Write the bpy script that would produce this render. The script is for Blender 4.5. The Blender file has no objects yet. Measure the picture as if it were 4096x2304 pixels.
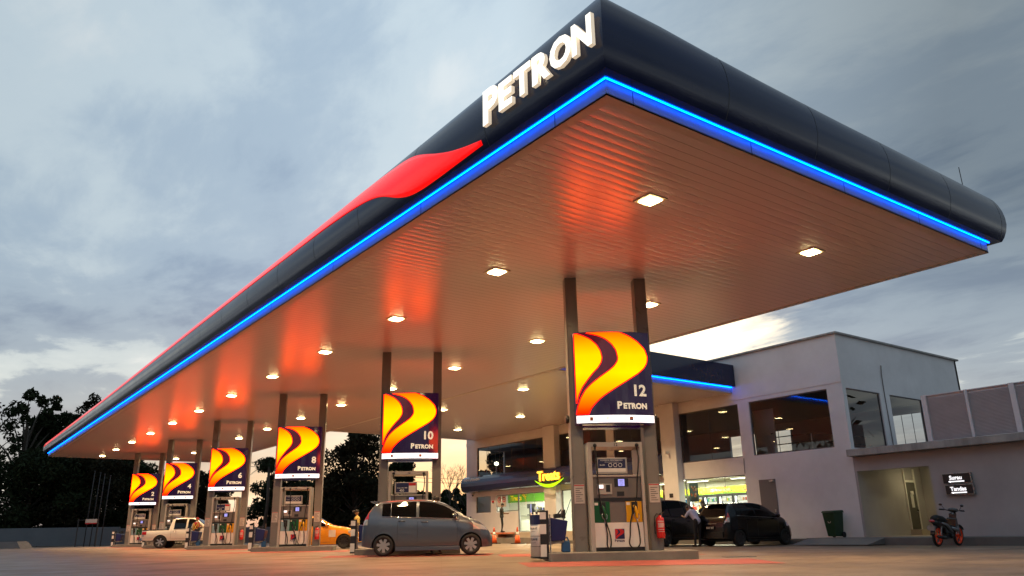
import bpy, bmesh, math, random
import numpy as np
from mathutils import Vector, Matrix

R = math.radians
sc = bpy.context.scene
col = sc.collection
K = 1.125                      # structure was surveyed in units of 1.125 m

# ------------------------------------------------------------------ camera
cd = bpy.data.cameras.new("camera"); cam = bpy.data.objects.new("camera", cd); col.objects.link(cam)
yaw, pit, rol = 0.63797026, 0.30553413, -0.01884529
_f = Vector((math.sin(yaw)*math.cos(pit), math.cos(yaw)*math.cos(pit), math.sin(pit)))
_r = Vector((math.cos(yaw), -math.sin(yaw), 0)); _u = _r.cross(_f)
_rr = math.cos(rol)*_r + math.sin(rol)*_u; _uu = -math.sin(rol)*_r + math.cos(rol)*_u
cam.matrix_world = Matrix(((_rr.x, _uu.x, -_f.x, 0), (_rr.y, _uu.y, -_f.y, 0), (_rr.z, _uu.z, -_f.z, 0.53*K), (0, 0, 0, 1)))
cd.sensor_width = 36.0; cd.lens = 3109.69/4096*36; cd.clip_start = 0.05; cd.clip_end = 3000
sc.camera = cam

# ------------------------------------------------------------------ world: dusk sky under broken cloud
w = bpy.data.worlds.new("World"); sc.world = w; w.use_nodes = True
nt = w.node_tree; N = nt.nodes; L = nt.links; N.clear()
out = N.new("ShaderNodeOutputWorld"); bg = N.new("ShaderNodeBackground"); L.new(bg.outputs[0], out.inputs[0])
SUN_AZ = yaw - 0.05            # azimuth from +Y toward +X of the glow where the sun went down
SUN_EL = R(3.0)
def wn(t, **kw):
    n = N.new(t)
    for k, v in kw.items():
        if isinstance(v, (int, float, str, bool)) and hasattr(n, k): setattr(n, k, v)
    return n
def mth(op, a, b=None, c=None, clamp=False):
    n = N.new("ShaderNodeMath"); n.operation = op; n.use_clamp = clamp
    for i, v in enumerate((a, b, c)):
        if v is None: continue
        if isinstance(v, (int, float)): n.inputs[i].default_value = v
        else: L.new(v, n.inputs[i])
    return n.outputs[0]
def cmix(f, a, b, mode='MIX'):
    n = N.new("ShaderNodeMix"); n.data_type = 'RGBA'; n.blend_type = mode
    for s, v in ((0, f), (6, a), (7, b)):
        if isinstance(v, (int, float)): n.inputs[s].default_value = v
        elif isinstance(v, tuple): n.inputs[s].default_value = (*v, 1)
        else: L.new(v, n.inputs[s])
    return n.outputs[2]
tc = N.new("ShaderNodeTexCoord"); sp = N.new("ShaderNodeSeparateXYZ"); L.new(tc.outputs["Generated"], sp.inputs[0])
X, Y, Z = sp.outputs
sky = N.new("ShaderNodeTexSky"); sky.sky_type = 'NISHITA'; sky.sun_disc = False
sky.sun_elevation = SUN_EL; sky.sun_rotation = SUN_AZ; sky.air_density = 1.5; sky.dust_density = 2.0
# cloud deck: noise on a flat sheet overhead, so it closes up towards the horizon
zc = mth('ADD', mth('MAXIMUM', Z, 0.0), 0.10)
cu = mth('DIVIDE', X, zc); cv = mth('DIVIDE', Y, zc)
cx = N.new("ShaderNodeCombineXYZ"); L.new(cu, cx.inputs[0]); L.new(cv, cx.inputs[1])
def noise(scale, det, rough, off, stretch=None, dist=0.0):
    m = N.new("ShaderNodeMapping"); L.new(cx.outputs[0], m.inputs[0]); m.inputs["Location"].default_value = off
    if stretch: m.inputs["Rotation"].default_value = (0, 0, stretch[1]); m.inputs["Scale"].default_value = stretch[0]
    n = N.new("ShaderNodeTexNoise"); n.inputs["Scale"].default_value = scale; n.inputs["Detail"].default_value = det
    n.inputs["Roughness"].default_value = rough; n.inputs["Distortion"].default_value = dist; L.new(m.outputs[0], n.inputs["Vector"]); return n.outputs["Fac"]
def ramp(v, pts, ease='EASE'):
    n = N.new("ShaderNodeValToRGB"); L.new(v, n.inputs[0]); cr = n.color_ramp; cr.interpolation = ease
    while len(cr.elements) < len(pts): cr.elements.new(0.5)
    for e, (p_, c_) in zip(cr.elements, pts):
        e.position = p_; e.color = (*c_, 1) if isinstance(c_, tuple) else (c_, c_, c_, 1)
    return n.outputs[0]
big = ramp(noise(0.55, 3, 0.5, (3.1, 1.7, 0)), [(0.36, 0.0), (0.66, 1.0)])
mid = ramp(noise(1.5, 7, 0.58, (8.3, 2.2, 0), ((1.0, 0.6, 1), 0.6), 0.35), [(0.34, 0.0), (0.70, 1.0)])
fine = noise(5.0, 8, 0.62, (1.3, 5.2, 0), ((1.0, 0.5, 1), 0.6), 0.4)
cloud = mth('ADD', mth('ADD', mth('MULTIPLY', big, 0.42), mth('MULTIPLY', mid, 0.52)), mth('MULTIPLY', mth('SUBTRACT', fine, 0.5), 0.62), clamp=True)
# azimuth terms
sdir = Vector((math.sin(SUN_AZ), math.cos(SUN_AZ), 0))
hl = mth('SQRT', mth('ADD', mth('MULTIPLY', X, X), mth('MULTIPLY', Y, Y)))
cosa = mth('DIVIDE', mth('ADD', mth('MULTIPLY', X, sdir.x), mth('MULTIPLY', Y, sdir.y)), mth('MAXIMUM', hl, 0.01))
rgt = mth('ADD', mth('MULTIPLY', X, math.cos(yaw)), mth('MULTIPLY', Y, -math.sin(yaw)))   # +1 to the right of the view azimuth
upper = ramp(cloud, [(0.0, (0.235, 0.335, 0.47)), (0.35, (0.36, 0.47, 0.585)), (0.70, (0.50, 0.605, 0.68)), (1.0, (0.62, 0.69, 0.73))])
# the dark side lies away from the open western sky
dark = mth('SUBTRACT', 1.0, mth('MULTIPLY', mth('MULTIPLY', mth('MAXIMUM', rgt, 0.0), 1.25), ramp(Z, [(0.12, 0.35), (0.42, 1.0)])), clamp=True)
dark = mth('MULTIPLY', dark, mth('MULTIPLY_ADD', mth('MAXIMUM', mth('MULTIPLY', rgt, -1.0), 0.0), -0.35, 1.0, clamp=True))
upper = cmix(1.0, upper, mth('MAXIMUM', dark, 0.40), 'MULTIPLY')
low = ramp(cloud, [(0.0, (0.20, 0.235, 0.30)), (0.40, (0.30, 0.35, 0.40)), (0.60, (0.58, 0.62, 0.60)), (1.0, (0.80, 0.80, 0.74))])
lowband = ramp(Z, [(0.08, 1.0), (0.34, 0.0)])
c1 = cmix(lowband, upper, low)
# afterglow hugging the horizon
gl = mth('MULTIPLY', mth('POWER', mth('MAXIMUM', cosa, 0.0), 13.0), ramp(Z, [(0.0, 1.0), (0.10, 0.8), (0.20, 0.0)]))
c2 = cmix(mth('MULTIPLY', gl, 0.95), c1, ramp(Z, [(0.0, (0.90, 0.42, 0.20)), (0.05, (1.05, 0.72, 0.34)), (0.13, (0.95, 0.88, 0.66))]))
# one bright break in the cloud above the sunset
hot = Vector((math.sin(yaw+0.20)*math.cos(R(13.2)), math.cos(yaw+0.20)*math.cos(R(13.2)), math.sin(R(13.2))))
vd = N.new("ShaderNodeVectorMath"); vd.operation = 'DOT_PRODUCT'; L.new(tc.outputs["Generated"], vd.inputs[0]); vd.inputs[1].default_value = hot
hotf = ramp(mth('ADD', vd.outputs["Value"], mth('MULTIPLY', mth('SUBTRACT', fine, 0.5), 0.03)), [(0.986, 0.0), (0.9985, 1.0)])
c3 = cmix(mth('MULTIPLY', hotf, 0.9), c2, (1.5, 1.3, 0.95))
skyadd = cmix(1.0, c3, cmix(1.0, sky.outputs[0], (0.015, 0.015, 0.015), 'MULTIPLY'), 'ADD')
below = ramp(mth('ADD', Z, 0.5), [(0.49, (0.02, 0.02, 0.02)), (0.5, (1.0, 1.0, 1.0))], 'LINEAR')
skyadd = cmix(1.0, skyadd, below, 'MULTIPLY')
L.new(skyadd, bg.inputs[0]); bg.inputs[1].default_value = 1.18

# the last of the sun behind cloud: a very soft, weak lamp from the sunset
sd = bpy.data.lights.new("sun", 'SUN'); sd.energy = 0.08; sd.angle = R(20); sd.color = (1.0, 0.8, 0.6)
so = bpy.data.objects.new("sun", sd); col.objects.link(so)
so.rotation_euler = Vector((math.sin(SUN_AZ)*math.cos(R(8)), math.cos(SUN_AZ)*math.cos(R(8)), math.sin(R(8)))).to_track_quat('Z', 'Y').to_euler()
sc.view_settings.view_transform = 'Standard'; sc.view_settings.look = 'None'
sc.view_settings.exposure = 0.0; sc.view_settings.gamma = 1.0
sc.cycles.max_bounces = 6; sc.cycles.transparent_max_bounces = 12; sc.cycles.sample_clamp_indirect = 4.0
sc.cycles.caustics_reflective = False; sc.cycles.caustics_refractive = False

def gz(x, y):                                  # the forecourt falls very gently towards the road
    return 0.0034*(y-8) - 0.0026*(x-8)

# ------------------------------------------------------------------ materials
MATS = {}
def mat(name, rgb=(0.5, 0.5, 0.5), rough=0.5, metal=0.0, emit=None, es=1.0, coat=0.0, var=0.0, vscale=3.0, bump=0.0, bscale=20.0, spec=0.5, stain=0.0):
    if name in MATS: return MATS[name]
    m = bpy.data.materials.new(name); m.use_nodes = True; t = m.node_tree; b = t.nodes["Principled BSDF"]
    b.inputs["Base Color"].default_value = (*rgb, 1); b.inputs["Roughness"].default_value = rough; b.inputs["Metallic"].default_value = metal
    b.inputs["Specular IOR Level"].default_value = spec
    if coat: b.inputs["Coat Weight"].default_value = coat; b.inputs["Coat Roughness"].default_value = 0.05
    if emit: b.inputs["Emission Color"].default_value = (*emit, 1); b.inputs["Emission Strength"].default_value = es
    g = t.nodes.new("ShaderNodeNewGeometry")
    if var:
        n = t.nodes.new("ShaderNodeTexNoise"); n.inputs["Scale"].default_value = vscale; n.inputs["Detail"].default_value = 6; n.inputs["Roughness"].default_value = 0.62
        t.links.new(g.outputs["Position"], n.inputs["Vector"])
        r = t.nodes.new("ShaderNodeValToRGB"); r.color_ramp.elements[0].position = 0.3; r.color_ramp.elements[1].position = 0.7
        r.color_ramp.elements[0].color = (*[c*(1-var) for c in rgb], 1); r.color_ramp.elements[1].color = (*[min(1, c*(1+var*0.6)) for c in rgb], 1)
        t.links.new(n.outputs["Fac"], r.inputs[0]); t.links.new(r.outputs[0], b.inputs["Base Color"])
        rr = t.nodes.new("ShaderNodeMath"); rr.operation = 'MULTIPLY_ADD'; rr.inputs[1].default_value = 0.25; rr.inputs[2].default_value = max(0.02, rough-0.12)
        t.links.new(n.outputs["Fac"], rr.inputs[0]); t.links.new(rr.outputs[0], b.inputs["Roughness"])
    if bump:
        n2 = t.nodes.new("ShaderNodeTexNoise"); n2.inputs["Scale"].default_value = bscale; n2.inputs["Detail"].default_value = 5
        t.links.new(g.outputs["Position"], n2.inputs["Vector"])
        bp = t.nodes.new("ShaderNodeBump"); bp.inputs["Strength"].default_value = bump; bp.inputs["Distance"].default_value = 0.02
        t.links.new(n2.outputs["Fac"], bp.inputs["Height"]); t.links.new(bp.outputs[0], b.inputs["Normal"])
    MATS[name] = m; return m
def streaks(m, amt=0.30):
    t = m.node_tree; b = t.nodes['Principled BSDF']; src = b.inputs['Base Color'].links[0].from_socket
    g = t.nodes.new('ShaderNodeNewGeometry'); mp = t.nodes.new('ShaderNodeMapping'); mp.inputs['Scale'].default_value = (2.2, 2.2, 0.16); t.links.new(g.outputs['Position'], mp.inputs[0])
    n = t.nodes.new('ShaderNodeTexNoise'); n.inputs['Scale'].default_value = 1.6; n.inputs['Detail'].default_value = 7; n.inputs['Roughness'].default_value = 0.7; t.links.new(mp.outputs[0], n.inputs['Vector'])
    r_ = t.nodes.new('ShaderNodeValToRGB'); r_.color_ramp.elements[0].position = 0.40; r_.color_ramp.elements[1].position = 0.56; r_.color_ramp.elements[0].color = (1-amt, 1-amt, 1-amt*1.1, 1); r_.color_ramp.elements[1].color = (1, 1, 1, 1); t.links.new(n.outputs['Fac'], r_.inputs[0])
    x = t.nodes.new('ShaderNodeMix'); x.data_type = 'RGBA'; x.blend_type = 'MULTIPLY'; x.inputs[0].default_value = 1.0; t.links.new(src, x.inputs[6]); t.links.new(r_.outputs[0], x.inputs[7]); t.links.new(x.outputs[2], b.inputs['Base Color'])
def glassmat(name, tint=(0.55, 0.58, 0.6), refl=1.0, ior=1.5):
    if name in MATS: return MATS[name]
    m = bpy.data.materials.new(name); m.use_nodes = True; t = m.node_tree; t.nodes.clear()
    o = t.nodes.new("ShaderNodeOutputMaterial"); mx = t.nodes.new("ShaderNodeMixShader"); tr = t.nodes.new("ShaderNodeBsdfTransparent"); gl_ = t.nodes.new("ShaderNodeBsdfGlossy")
    fr = t.nodes.new("ShaderNodeFresnel"); fr.inputs[0].default_value = ior
    tr.inputs[0].default_value = (*tint, 1); gl_.inputs[0].default_value = (refl, refl, refl, 1); gl_.inputs["Roughness"].default_value = 0.0
    t.links.new(fr.outputs[0], mx.inputs[0]); t.links.new(tr.outputs[0], mx.inputs[1]); t.links.new(gl_.outputs[0], mx.inputs[2]); t.links.new(mx.outputs[0], o.inputs[0])
    MATS[name] = m; return m

M_navy = mat('navy_cladding', (0.005, 0.010, 0.055), 0.20, 0.0, coat=0.2, var=0.15, vscale=0.8, spec=0.4)
M_redclad = mat('glowing_red_cladding', (0.40, 0.002, 0.002), 0.25, emit=(1.0, 0.001, 0.001), es=1.0, coat=0.3)  # the red's brightness is emission put into the colour, no lamp
M_trim = mat('painted_trim', (0.52, 0.47, 0.44), 0.45, var=0.06)
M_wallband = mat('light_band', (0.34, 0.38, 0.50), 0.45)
M_led = mat('blue_led', (0, 0, 0), 0.5, emit=(0.0, 0.11, 1.0), es=14.0)
M_soffit = mat('soffit_panel', (0.66, 0.57, 0.59), 0.26, spec=0.7)
M_soffit_gap = mat('soffit_gap', (0.05, 0.04, 0.04), 0.8)
M_letter = mat('lit_letter', (0.9, 0.85, 0.75), 0.4, emit=(1.0, 0.93, 0.80), es=1.5)
M_letterside = mat('lit_letter_side', (0.9, 0.85, 0.75), 0.4, emit=(1.0, 0.80, 0.56), es=0.55)
M_grey = mat('grey_column', (0.20, 0.185, 0.17), 0.3, var=0.10, vscale=2.0)
M_dark = mat('dark_plastic', (0.015, 0.015, 0.017), 0.4)
M_black = mat('black_rubber', (0.008, 0.008, 0.008), 0.65, var=0.2)
M_lamp = mat('lamp_glass', (1, 1, 1), 0.4, emit=(1.0, 0.76, 0.34), es=34.0)
M_lampring = mat('lamp_ring', (0.75, 0.68, 0.50), 0.4)
M_signnavy = mat('sign_navy', (0.010, 0.004, 0.022), 0.12, emit=(0.020, 0.001, 0.030), es=0.5, coat=0.6)
M_signred = mat('sign_red_edge', (0.5, 0.0, 0.0), 0.2, emit=(1.0, 0.006, 0.0), es=1.8)
M_maroon = mat('sign_maroon', (0.05, 0.0, 0.01), 0.2, emit=(0.075, 0.0, 0.008), es=1.0, coat=0.5)
M_white = mat('white_paint', (0.74, 0.72, 0.68), 0.45, var=0.08)
M_whitelit = mat('white_lightbox', (0.9, 0.9, 0.9), 0.3, emit=(1.0, 0.98, 1.0), es=1.25)
M_signwhite = mat('sign_letter_glow', (0.75, 0.72, 0.62), 0.4, emit=(1.0, 0.9, 0.68), es=0.36)  # weak emission stands in for front lamps on the pale letters
M_blacktxt = mat('black_lettering', (0.01, 0.01, 0.012), 0.5)
M_navytxt = mat('navy_paint', (0.012, 0.016, 0.075), 0.35)
M_redtxt = mat('red_paint', (0.50, 0.015, 0.015), 0.4)
M_yellowtxt = mat('yellow_paint', (0.75, 0.45, 0.02), 0.4)
M_steel = mat('brushed_steel', (0.42, 0.41, 0.40), 0.28, 0.85, var=0.12, vscale=5)
M_greypanel = mat('pump_grey', (0.15, 0.135, 0.125), 0.4, var=0.06, vscale=4)
M_pumpframe = mat('pump_frame', (0.40, 0.37, 0.34), 0.35, var=0.08, vscale=4)
M_green = mat('green_panel', (0.003, 0.085, 0.022), 0.35)
M_yellow = mat('yellow_panel', (0.70, 0.36, 0.0), 0.35)
M_teal = mat('pale_blue_panel', (0.22, 0.36, 0.42), 0.35)
M_lcd = mat('lcd', (0.1, 0.1, 0.2), 0.2, emit=(0.42, 0.40, 1.0), es=1.0)
M_cardlit = mat('card_screen', (0.5, 0.5, 0.5), 0.2, emit=(1.0, 0.95, 0.95), es=1.2)
M_ext = mat('extinguisher_red', (0.55, 0.012, 0.012), 0.25, coat=0.4)
M_paper = mat('notice_paper', (0.55, 0.50, 0.46), 0.6, var=0.1, vscale=10)
M_concrete = mat('island_concrete', (0.20, 0.185, 0.165), 0.6, var=0.25, vscale=2.5, bump=0.15)
M_blue = mat('blue_plastic', (0.010, 0.020, 0.11), 0.4, var=0.1)
M_can = mat('blue_can', (0.02, 0.09, 0.22), 0.35, var=0.15)
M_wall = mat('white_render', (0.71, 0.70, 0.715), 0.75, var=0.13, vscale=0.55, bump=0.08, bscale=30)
M_beam = mat('concrete_cap', (0.36, 0.35, 0.34), 0.7, var=0.25, vscale=1.5)
streaks(M_beam, 0.22)
M_door = mat('grey_door', (0.15, 0.135, 0.14), 0.5)
M_glass = glassmat('window_glass', (0.62, 0.66, 0.66), 0.95, 1.6)
M_shopglass = glassmat('shop_glass', (0.93, 0.95, 0.93), 0.8, 1.35)
M_carglass = mat('car_glass', (0.003, 0.004, 0.005), 0.03, spec=0.3)
M_interior = mat('interior_wall', (0.32, 0.28, 0.24), 0.8)
M_shopwhite = mat('shop_white', (0.75, 0.75, 0.68), 0.6)
M_tube = mat('fluorescent', (1, 1, 1), 0.5, emit=(1.0, 1.0, 0.88), es=5.0)
M_leaf = mat('dark_leaf', (0.018, 0.027, 0.012), 0.9, spec=0.1, var=0.45, vscale=1.2)
M_leaf2 = mat('dry_leaf', (0.019, 0.019, 0.010), 0.9, spec=0.1, var=0.4, vscale=1.0)
M_bark = mat('bark', (0.055, 0.045, 0.035), 0.85, var=0.3, vscale=4)
M_fence = mat('fence_sheet', (0.105, 0.12, 0.135), 0.5, var=0.15, vscale=0.8)
M_louvre = mat('louvre_grey', (0.68, 0.63, 0.65), 0.5, var=0.08)
M_conduit = mat('conduit', (0.16, 0.15, 0.15), 0.6); M_pipe = mat('vent_pipe_paint', (0.055, 0.055, 0.058), 0.8, spec=0.2)
M_binDK = mat('bin_green', (0.006, 0.040, 0.016), 0.45, var=0.1)
M_orange = mat('cone_orange', (0.85, 0.12, 0.02), 0.5, var=0.1, vscale=6)
M_redband = mat('red_road_paint', (0.33, 0.070, 0.055), 0.62, var=0.30, vscale=1.2)

# ------------------------------------------------------------------ mesh helpers
class MB:
    """collects geometry; k scales surveyed units to metres"""
    def __init__(s, k=K): s.v = []; s.f = []; s.mi = []; s.m = 0; s.k = k; s.sm = []; s.smooth = False; s.T = None
    def add(s, vs, fs):
        b = len(s.v)
        for p in vs:
            p = Vector(p)
            if s.T is not None: p = s.T @ p
            s.v.append(p)
        for f in fs: s.f.append([b+i for i in f]); s.mi.append(s.m); s.sm.append(s.smooth)
    def box(s, x0, x1, y0, y1, z0, z1):
        s.add([(x0, y0, z0), (x1, y0, z0), (x1, y1, z0), (x0, y1, z0), (x0, y0, z1), (x1, y0, z1), (x1, y1, z1), (x0, y1, z1)],
              [(0, 3, 2, 1), (4, 5, 6, 7), (0, 1, 5, 4), (1, 2, 6, 5), (2, 3, 7, 6), (3, 0, 4, 7)])
    def hexa(s, a, b):   # two quads a (bottom) and b (top)
        s.add(list(a)+list(b), [(0, 3, 2, 1), (4, 5, 6, 7), (0, 1, 5, 4), (1, 2, 6, 5), (2, 3, 7, 6), (3, 0, 4, 7)])
    def prism(s, poly, a0, a1, axis='y'):
        n = len(poly)
        def P(p, a):
            return {'y': (p[0], a, p[1]), 'x': (a, p[0], p[1]), 'z': (p[0], p[1], a)}[axis]
        s.add([P(p, a0) for p in poly]+[P(p, a1) for p in poly], [tuple(range(n))[::-1], tuple(range(n, 2*n))]+[(i, (i+1) % n, n+(i+1) % n, n+i) for i in range(n)])
    def tube(s, pts, r, n=8, cap=True):
        pts = [Vector(p) for p in pts]; rs = r if isinstance(r, (list, tuple)) else [r]*len(pts)
        vs = []; prev = None
        for i, p in enumerate(pts):
            d = (pts[min(i+1, len(pts)-1)]-pts[max(i-1, 0)])
            d = d.normalized() if d.length > 1e-9 else Vector((0, 0, 1))
            if prev is None: a = d.orthogonal().normalized()
            else:
                a = prev - d*prev.dot(d); a = a.normalized() if a.length > 1e-6 else d.orthogonal().normalized()
            prev = a; b = d.cross(a)
            for j in range(n):
                t = 2*math.pi*j/n; vs.append(p+(a*math.cos(t)+b*math.sin(t))*rs[i])
        fs = [(i*n+j, i*n+(j+1) % n, (i+1)*n+(j+1) % n, (i+1)*n+j) for i in range(len(pts)-1) for j in range(n)]
        if cap: fs += [tuple(range(n))[::-1], tuple((len(pts)-1)*n+j for j in range(n))]
        s.add(vs, fs)
    def lathe(s, prof, c, axis='z', n=20, close=False):   # prof (r, h)
        c = Vector(c); vs = []
        for r, h in prof:
            for j in range(n):
                t = 2*math.pi*j/n; a, b = r*math.cos(t), r*math.sin(t)
                vs.append(c+Vector({'z': (a, b, h), 'y': (a, h, b), 'x': (h, a, b)}[axis]))
        m = len(prof); fs = [(i*n+j, i*n+(j+1) % n, ((i+1) % m)*n+(j+1) % n, ((i+1) % m)*n+j) for i in range(m if close else m-1) for j in range(n)]
        if not close: fs += [tuple(range(n))[::-1], tuple((m-1)*n+j for j in range(n))]
        s.add(vs, fs)
    def ball(s, c, r, n=10, sc_=(1, 1, 1)):
        c = Vector(c); prof = [(math.sin(math.pi*i/n), -math.cos(math.pi*i/n)) for i in range(n+1)]
        vs = []; q = 2*n
        for a, h in prof:
            a = max(a, 1e-4)
            for j in range(q): vs.append(c+Vector((a*math.cos(2*math.pi*j/q)*r*sc_[0], a*math.sin(2*math.pi*j/q)*r*sc_[1], h*r*sc_[2])))
        s.add(vs, [(i*q+j, i*q+(j+1) % q, (i+1)*q+(j+1) % q, (i+1)*q+j) for i in range(n) for j in range(q)])
    def grid(s, fn, nu, nv, flip=False):
        vs = [fn(i/nu, j/nv) for j in range(nv+1) for i in range(nu+1)]
        q = [(j*(nu+1)+i, j*(nu+1)+i+1, (j+1)*(nu+1)+i+1, (j+1)*(nu+1)+i) for j in range(nv) for i in range(nu)]
        if flip: q = [f[::-1] for f in q]
        s.add(vs, q)
    def build(s, name, mats, parent=None, bevel=0.0, solid=0.0, fixn=True, seg=2):
        me = bpy.data.meshes.new(name); me.from_pydata([tuple(v*s.k) for v in s.v], [], s.f)
        for m in (mats if isinstance(mats, (list, tuple)) else [mats]): me.materials.append(m)
        me.polygons.foreach_set("material_index", s.mi); me.polygons.foreach_set("use_smooth", s.sm); me.update()
        if fixn and len(s.f) < 20000:
            bm = bmesh.new(); bm.from_mesh(me); bmesh.ops.recalc_face_normals(bm, faces=bm.faces); bm.to_mesh(me); bm.free()
        o = bpy.data.objects.new(name, me); col.objects.link(o)
        if parent is not None: o.parent = parent
        if solid:
            md = o.modifiers.new("s", 'SOLIDIFY'); md.thickness = solid; md.offset = -1
        if bevel:
            md = o.modifiers.new("b", 'BEVEL'); md.width = bevel; md.segments = seg; md.limit_method = 'ANGLE'; md.angle_limit = R(40)
        return o
def tag(o, label=None, cat=None, group=None, kind=None):
    if label: o["label"] = label
    if cat: o["category"] = cat
    if group: o["group"] = group
    if kind: o["kind"] = kind
    return o
def thing(name, label, cat, loc=(0, 0, 0), rz=0.0, group=None):
    o = bpy.data.objects.new(name, None); col.objects.link(o); o.location = loc; o.rotation_euler = (0, 0, rz)
    o.empty_display_size = 0.2
    return tag(o, label, cat, group)
def boxo(name, m, parent, dims, bevel=0.0, k=K):
    b = MB(k); b.box(*dims); return b.build(name, m, parent, bevel)
def text_faces(body, size, bold=0.0, extrude=0.0, align='CENTER', spacing=1.0):
    cu_ = bpy.data.curves.new("t", 'FONT'); cu_.body = body; cu_.size = size; cu_.align_x = align; cu_.align_y = 'BOTTOM_BASELINE'
    cu_.offset = bold*size; cu_.extrude = extrude; cu_.space_character = spacing; cu_.resolution_u = 3
    o = bpy.data.objects.new("t", cu_); col.objects.link(o)
    dg = bpy.context.evaluated_depsgraph_get(); me = bpy.data.meshes.new_from_object(o.evaluated_get(dg))
    vs = [v.co.copy() for v in me.vertices]; fs = [tuple(p.vertices) for p in me.polygons]
    bpy.data.objects.remove(o); bpy.data.curves.remove(cu_); bpy.data.meshes.remove(me)
    return vs, fs
FRONT = Matrix(((1, 0, 0, 0), (0, 0, -1, 0), (0, 1, 0, 0), (0, 0, 0, 1)))    # text plane to x/z facing -y
WEST = Matrix(((0, 0, -1, 0), (-1, 0, 0, 0), (0, 1, 0, 0), (0, 0, 0, 1)))    # text read by someone looking towards +x
def put_text(mb, body, size, at, face=FRONT, bold=0.0, extrude=0.0, align='CENTER', spacing=1.0, warp=None):
    vs, fs = text_faces(body, size, bold, extrude, align, spacing)
    T = Matrix.Translation(Vector(at)) @ face
    vs = [T @ v for v in vs]
    if warp: vs = [warp(v) for v in vs]
    mb.add(vs, fs)
def word_mark(mb, size, at, face=FRONT, bold=0.03, extrude=0.0, align='CENTER', warp=None):
    """the word with a tall first letter and small capitals"""
    wP = 0.66*size; rest = 0.80*size; wr = 2.95*size
    tot = wP+wr; x0 = -tot/2 if align == 'CENTER' else 0
    a = Vector(at); dx = (face @ Vector((1, 0, 0, 0)).to_3d())
    put_text(mb, "P", size*1.05, a+dx*x0, face, bold, extrude, 'LEFT', 1.0, warp)
    put_text(mb, "ETRON", rest, a+dx*(x0+wP*1.02), face, bold*1.2, extrude, 'LEFT', 1.04, warp)

# ================================================================== GROUND
g = MB(1.0)
def gpt(u, v):
    x = -500+1000*u; y = -300+1100*v; return (x, y, gz(x, y))
g.grid(gpt, 8, 8)
def groundmat():
    m = bpy.data.materials.new('forecourt_concrete'); m.use_nodes = True; t = m.node_tree; b = t.nodes["Principled BSDF"]
    G = t.nodes.new("ShaderNodeNewGeometry"); lk = t.links.new
    def nz(scale, det, rough, st=(1, 1, 1)):
        mp = t.nodes.new("ShaderNodeMapping"); mp.inputs["Scale"].default_value = st; lk(G.outputs["Position"], mp.inputs[0])
        n = t.nodes.new("ShaderNodeTexNoise"); n.inputs["Scale"].default_value = scale; n.inputs["Detail"].default_value = det; n.inputs["Roughness"].default_value = rough
        lk(mp.outputs[0], n.inputs["Vector"]); return n.outputs["Fac"]
    def rp(v, a, b_, ca, cb):
        r = t.nodes.new("ShaderNodeValToRGB"); r.color_ramp.elements[0].position = a; r.color_ramp.elements[1].position = b_
        r.color_ramp.elements[0].color = (*ca, 1); r.color_ramp.elements[1].color = (*cb, 1); lk(v, r.inputs[0]); return r.outputs[0]
    def mx(a, b_, f=1.0, mode='MULTIPLY'):
        n = t.nodes.new("ShaderNodeMix"); n.data_type = 'RGBA'; n.blend_type = mode; n.inputs[0].default_value = f; lk(a, n.inputs[6]); lk(b_, n.inputs[7]); return n.outputs[2]
    base = rp(nz(0.22, 5, 0.6), 0.32, 0.7, (0.155, 0.112, 0.078), (0.265, 0.194, 0.135))
    stain = rp(nz(0.9, 7, 0.7), 0.30, 0.55, (0.55, 0.53, 0.51), (1, 1, 1)); spots = rp(nz(2.6, 4, 0.8), 0.30, 0.40, (0.55, 0.55, 0.55), (1, 1, 1)); stain = mx(stain, spots)
    tyre = rp(nz(0.8, 6, 0.6, (0.35, 3.2, 1)), 0.34, 0.48, (0.72, 0.71, 0.70), (1, 1, 1)); stain = mx(stain, tyre)
    fine_ = rp(nz(9, 6, 0.7), 0.25, 0.75, (0.85, 0.85, 0.85), (1.1, 1.1, 1.1))
    c = mx(mx(base, stain), fine_)
    # slab joints every 5 m, turned with the pump lanes
    sx = t.nodes.new("ShaderNodeSeparateXYZ"); mp = t.nodes.new("ShaderNodeMapping"); mp.inputs["Rotation"].default_value = (0, 0, R(31.3)); lk(G.outputs["Position"], mp.inputs[0]); lk(mp.outputs[0], sx.inputs[0])
    js = []
    for o_ in (0, 1):
        a = t.nodes.new("ShaderNodeMath"); a.operation = 'PINGPONG'; a.inputs[1].default_value = 2.6; lk(sx.outputs[o_], a.inputs[0])
        b2 = t.nodes.new("ShaderNodeMath"); b2.operation = 'GREATER_THAN'; b2.inputs[1].default_value = 0.012; lk(a.outputs[0], b2.inputs[0]); js.append(b2.outputs[0])
    j = t.nodes.new("ShaderNodeMath"); j.operation = 'MINIMUM'; lk(js[0], j.inputs[0]); lk(js[1], j.inputs[1])
    jc = rp(j.outputs[0], 0.0, 1.0, (0.9, 0.9, 0.9), (1, 1, 1)); c = mx(c, jc)
    lk(c, b.inputs["Base Color"])
    rr = rp(nz(0.6, 5, 0.6), 0.3, 0.7, (0.38,)*3, (0.62,)*3); lk(rr, b.inputs["Roughness"])
    bp = t.nodes.new("ShaderNodeBump"); bp.inputs["Strength"].default_value = 0.25; bp.inputs["Distance"].default_value = 0.015; lk(nz(14, 6, 0.7), bp.inputs["Height"]); lk(bp.outputs[0], b.inputs["Normal"])
    return m
tag(g.build('ground', groundmat()), kind='structure', label='pale concrete forecourt stained by tyres')

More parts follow.
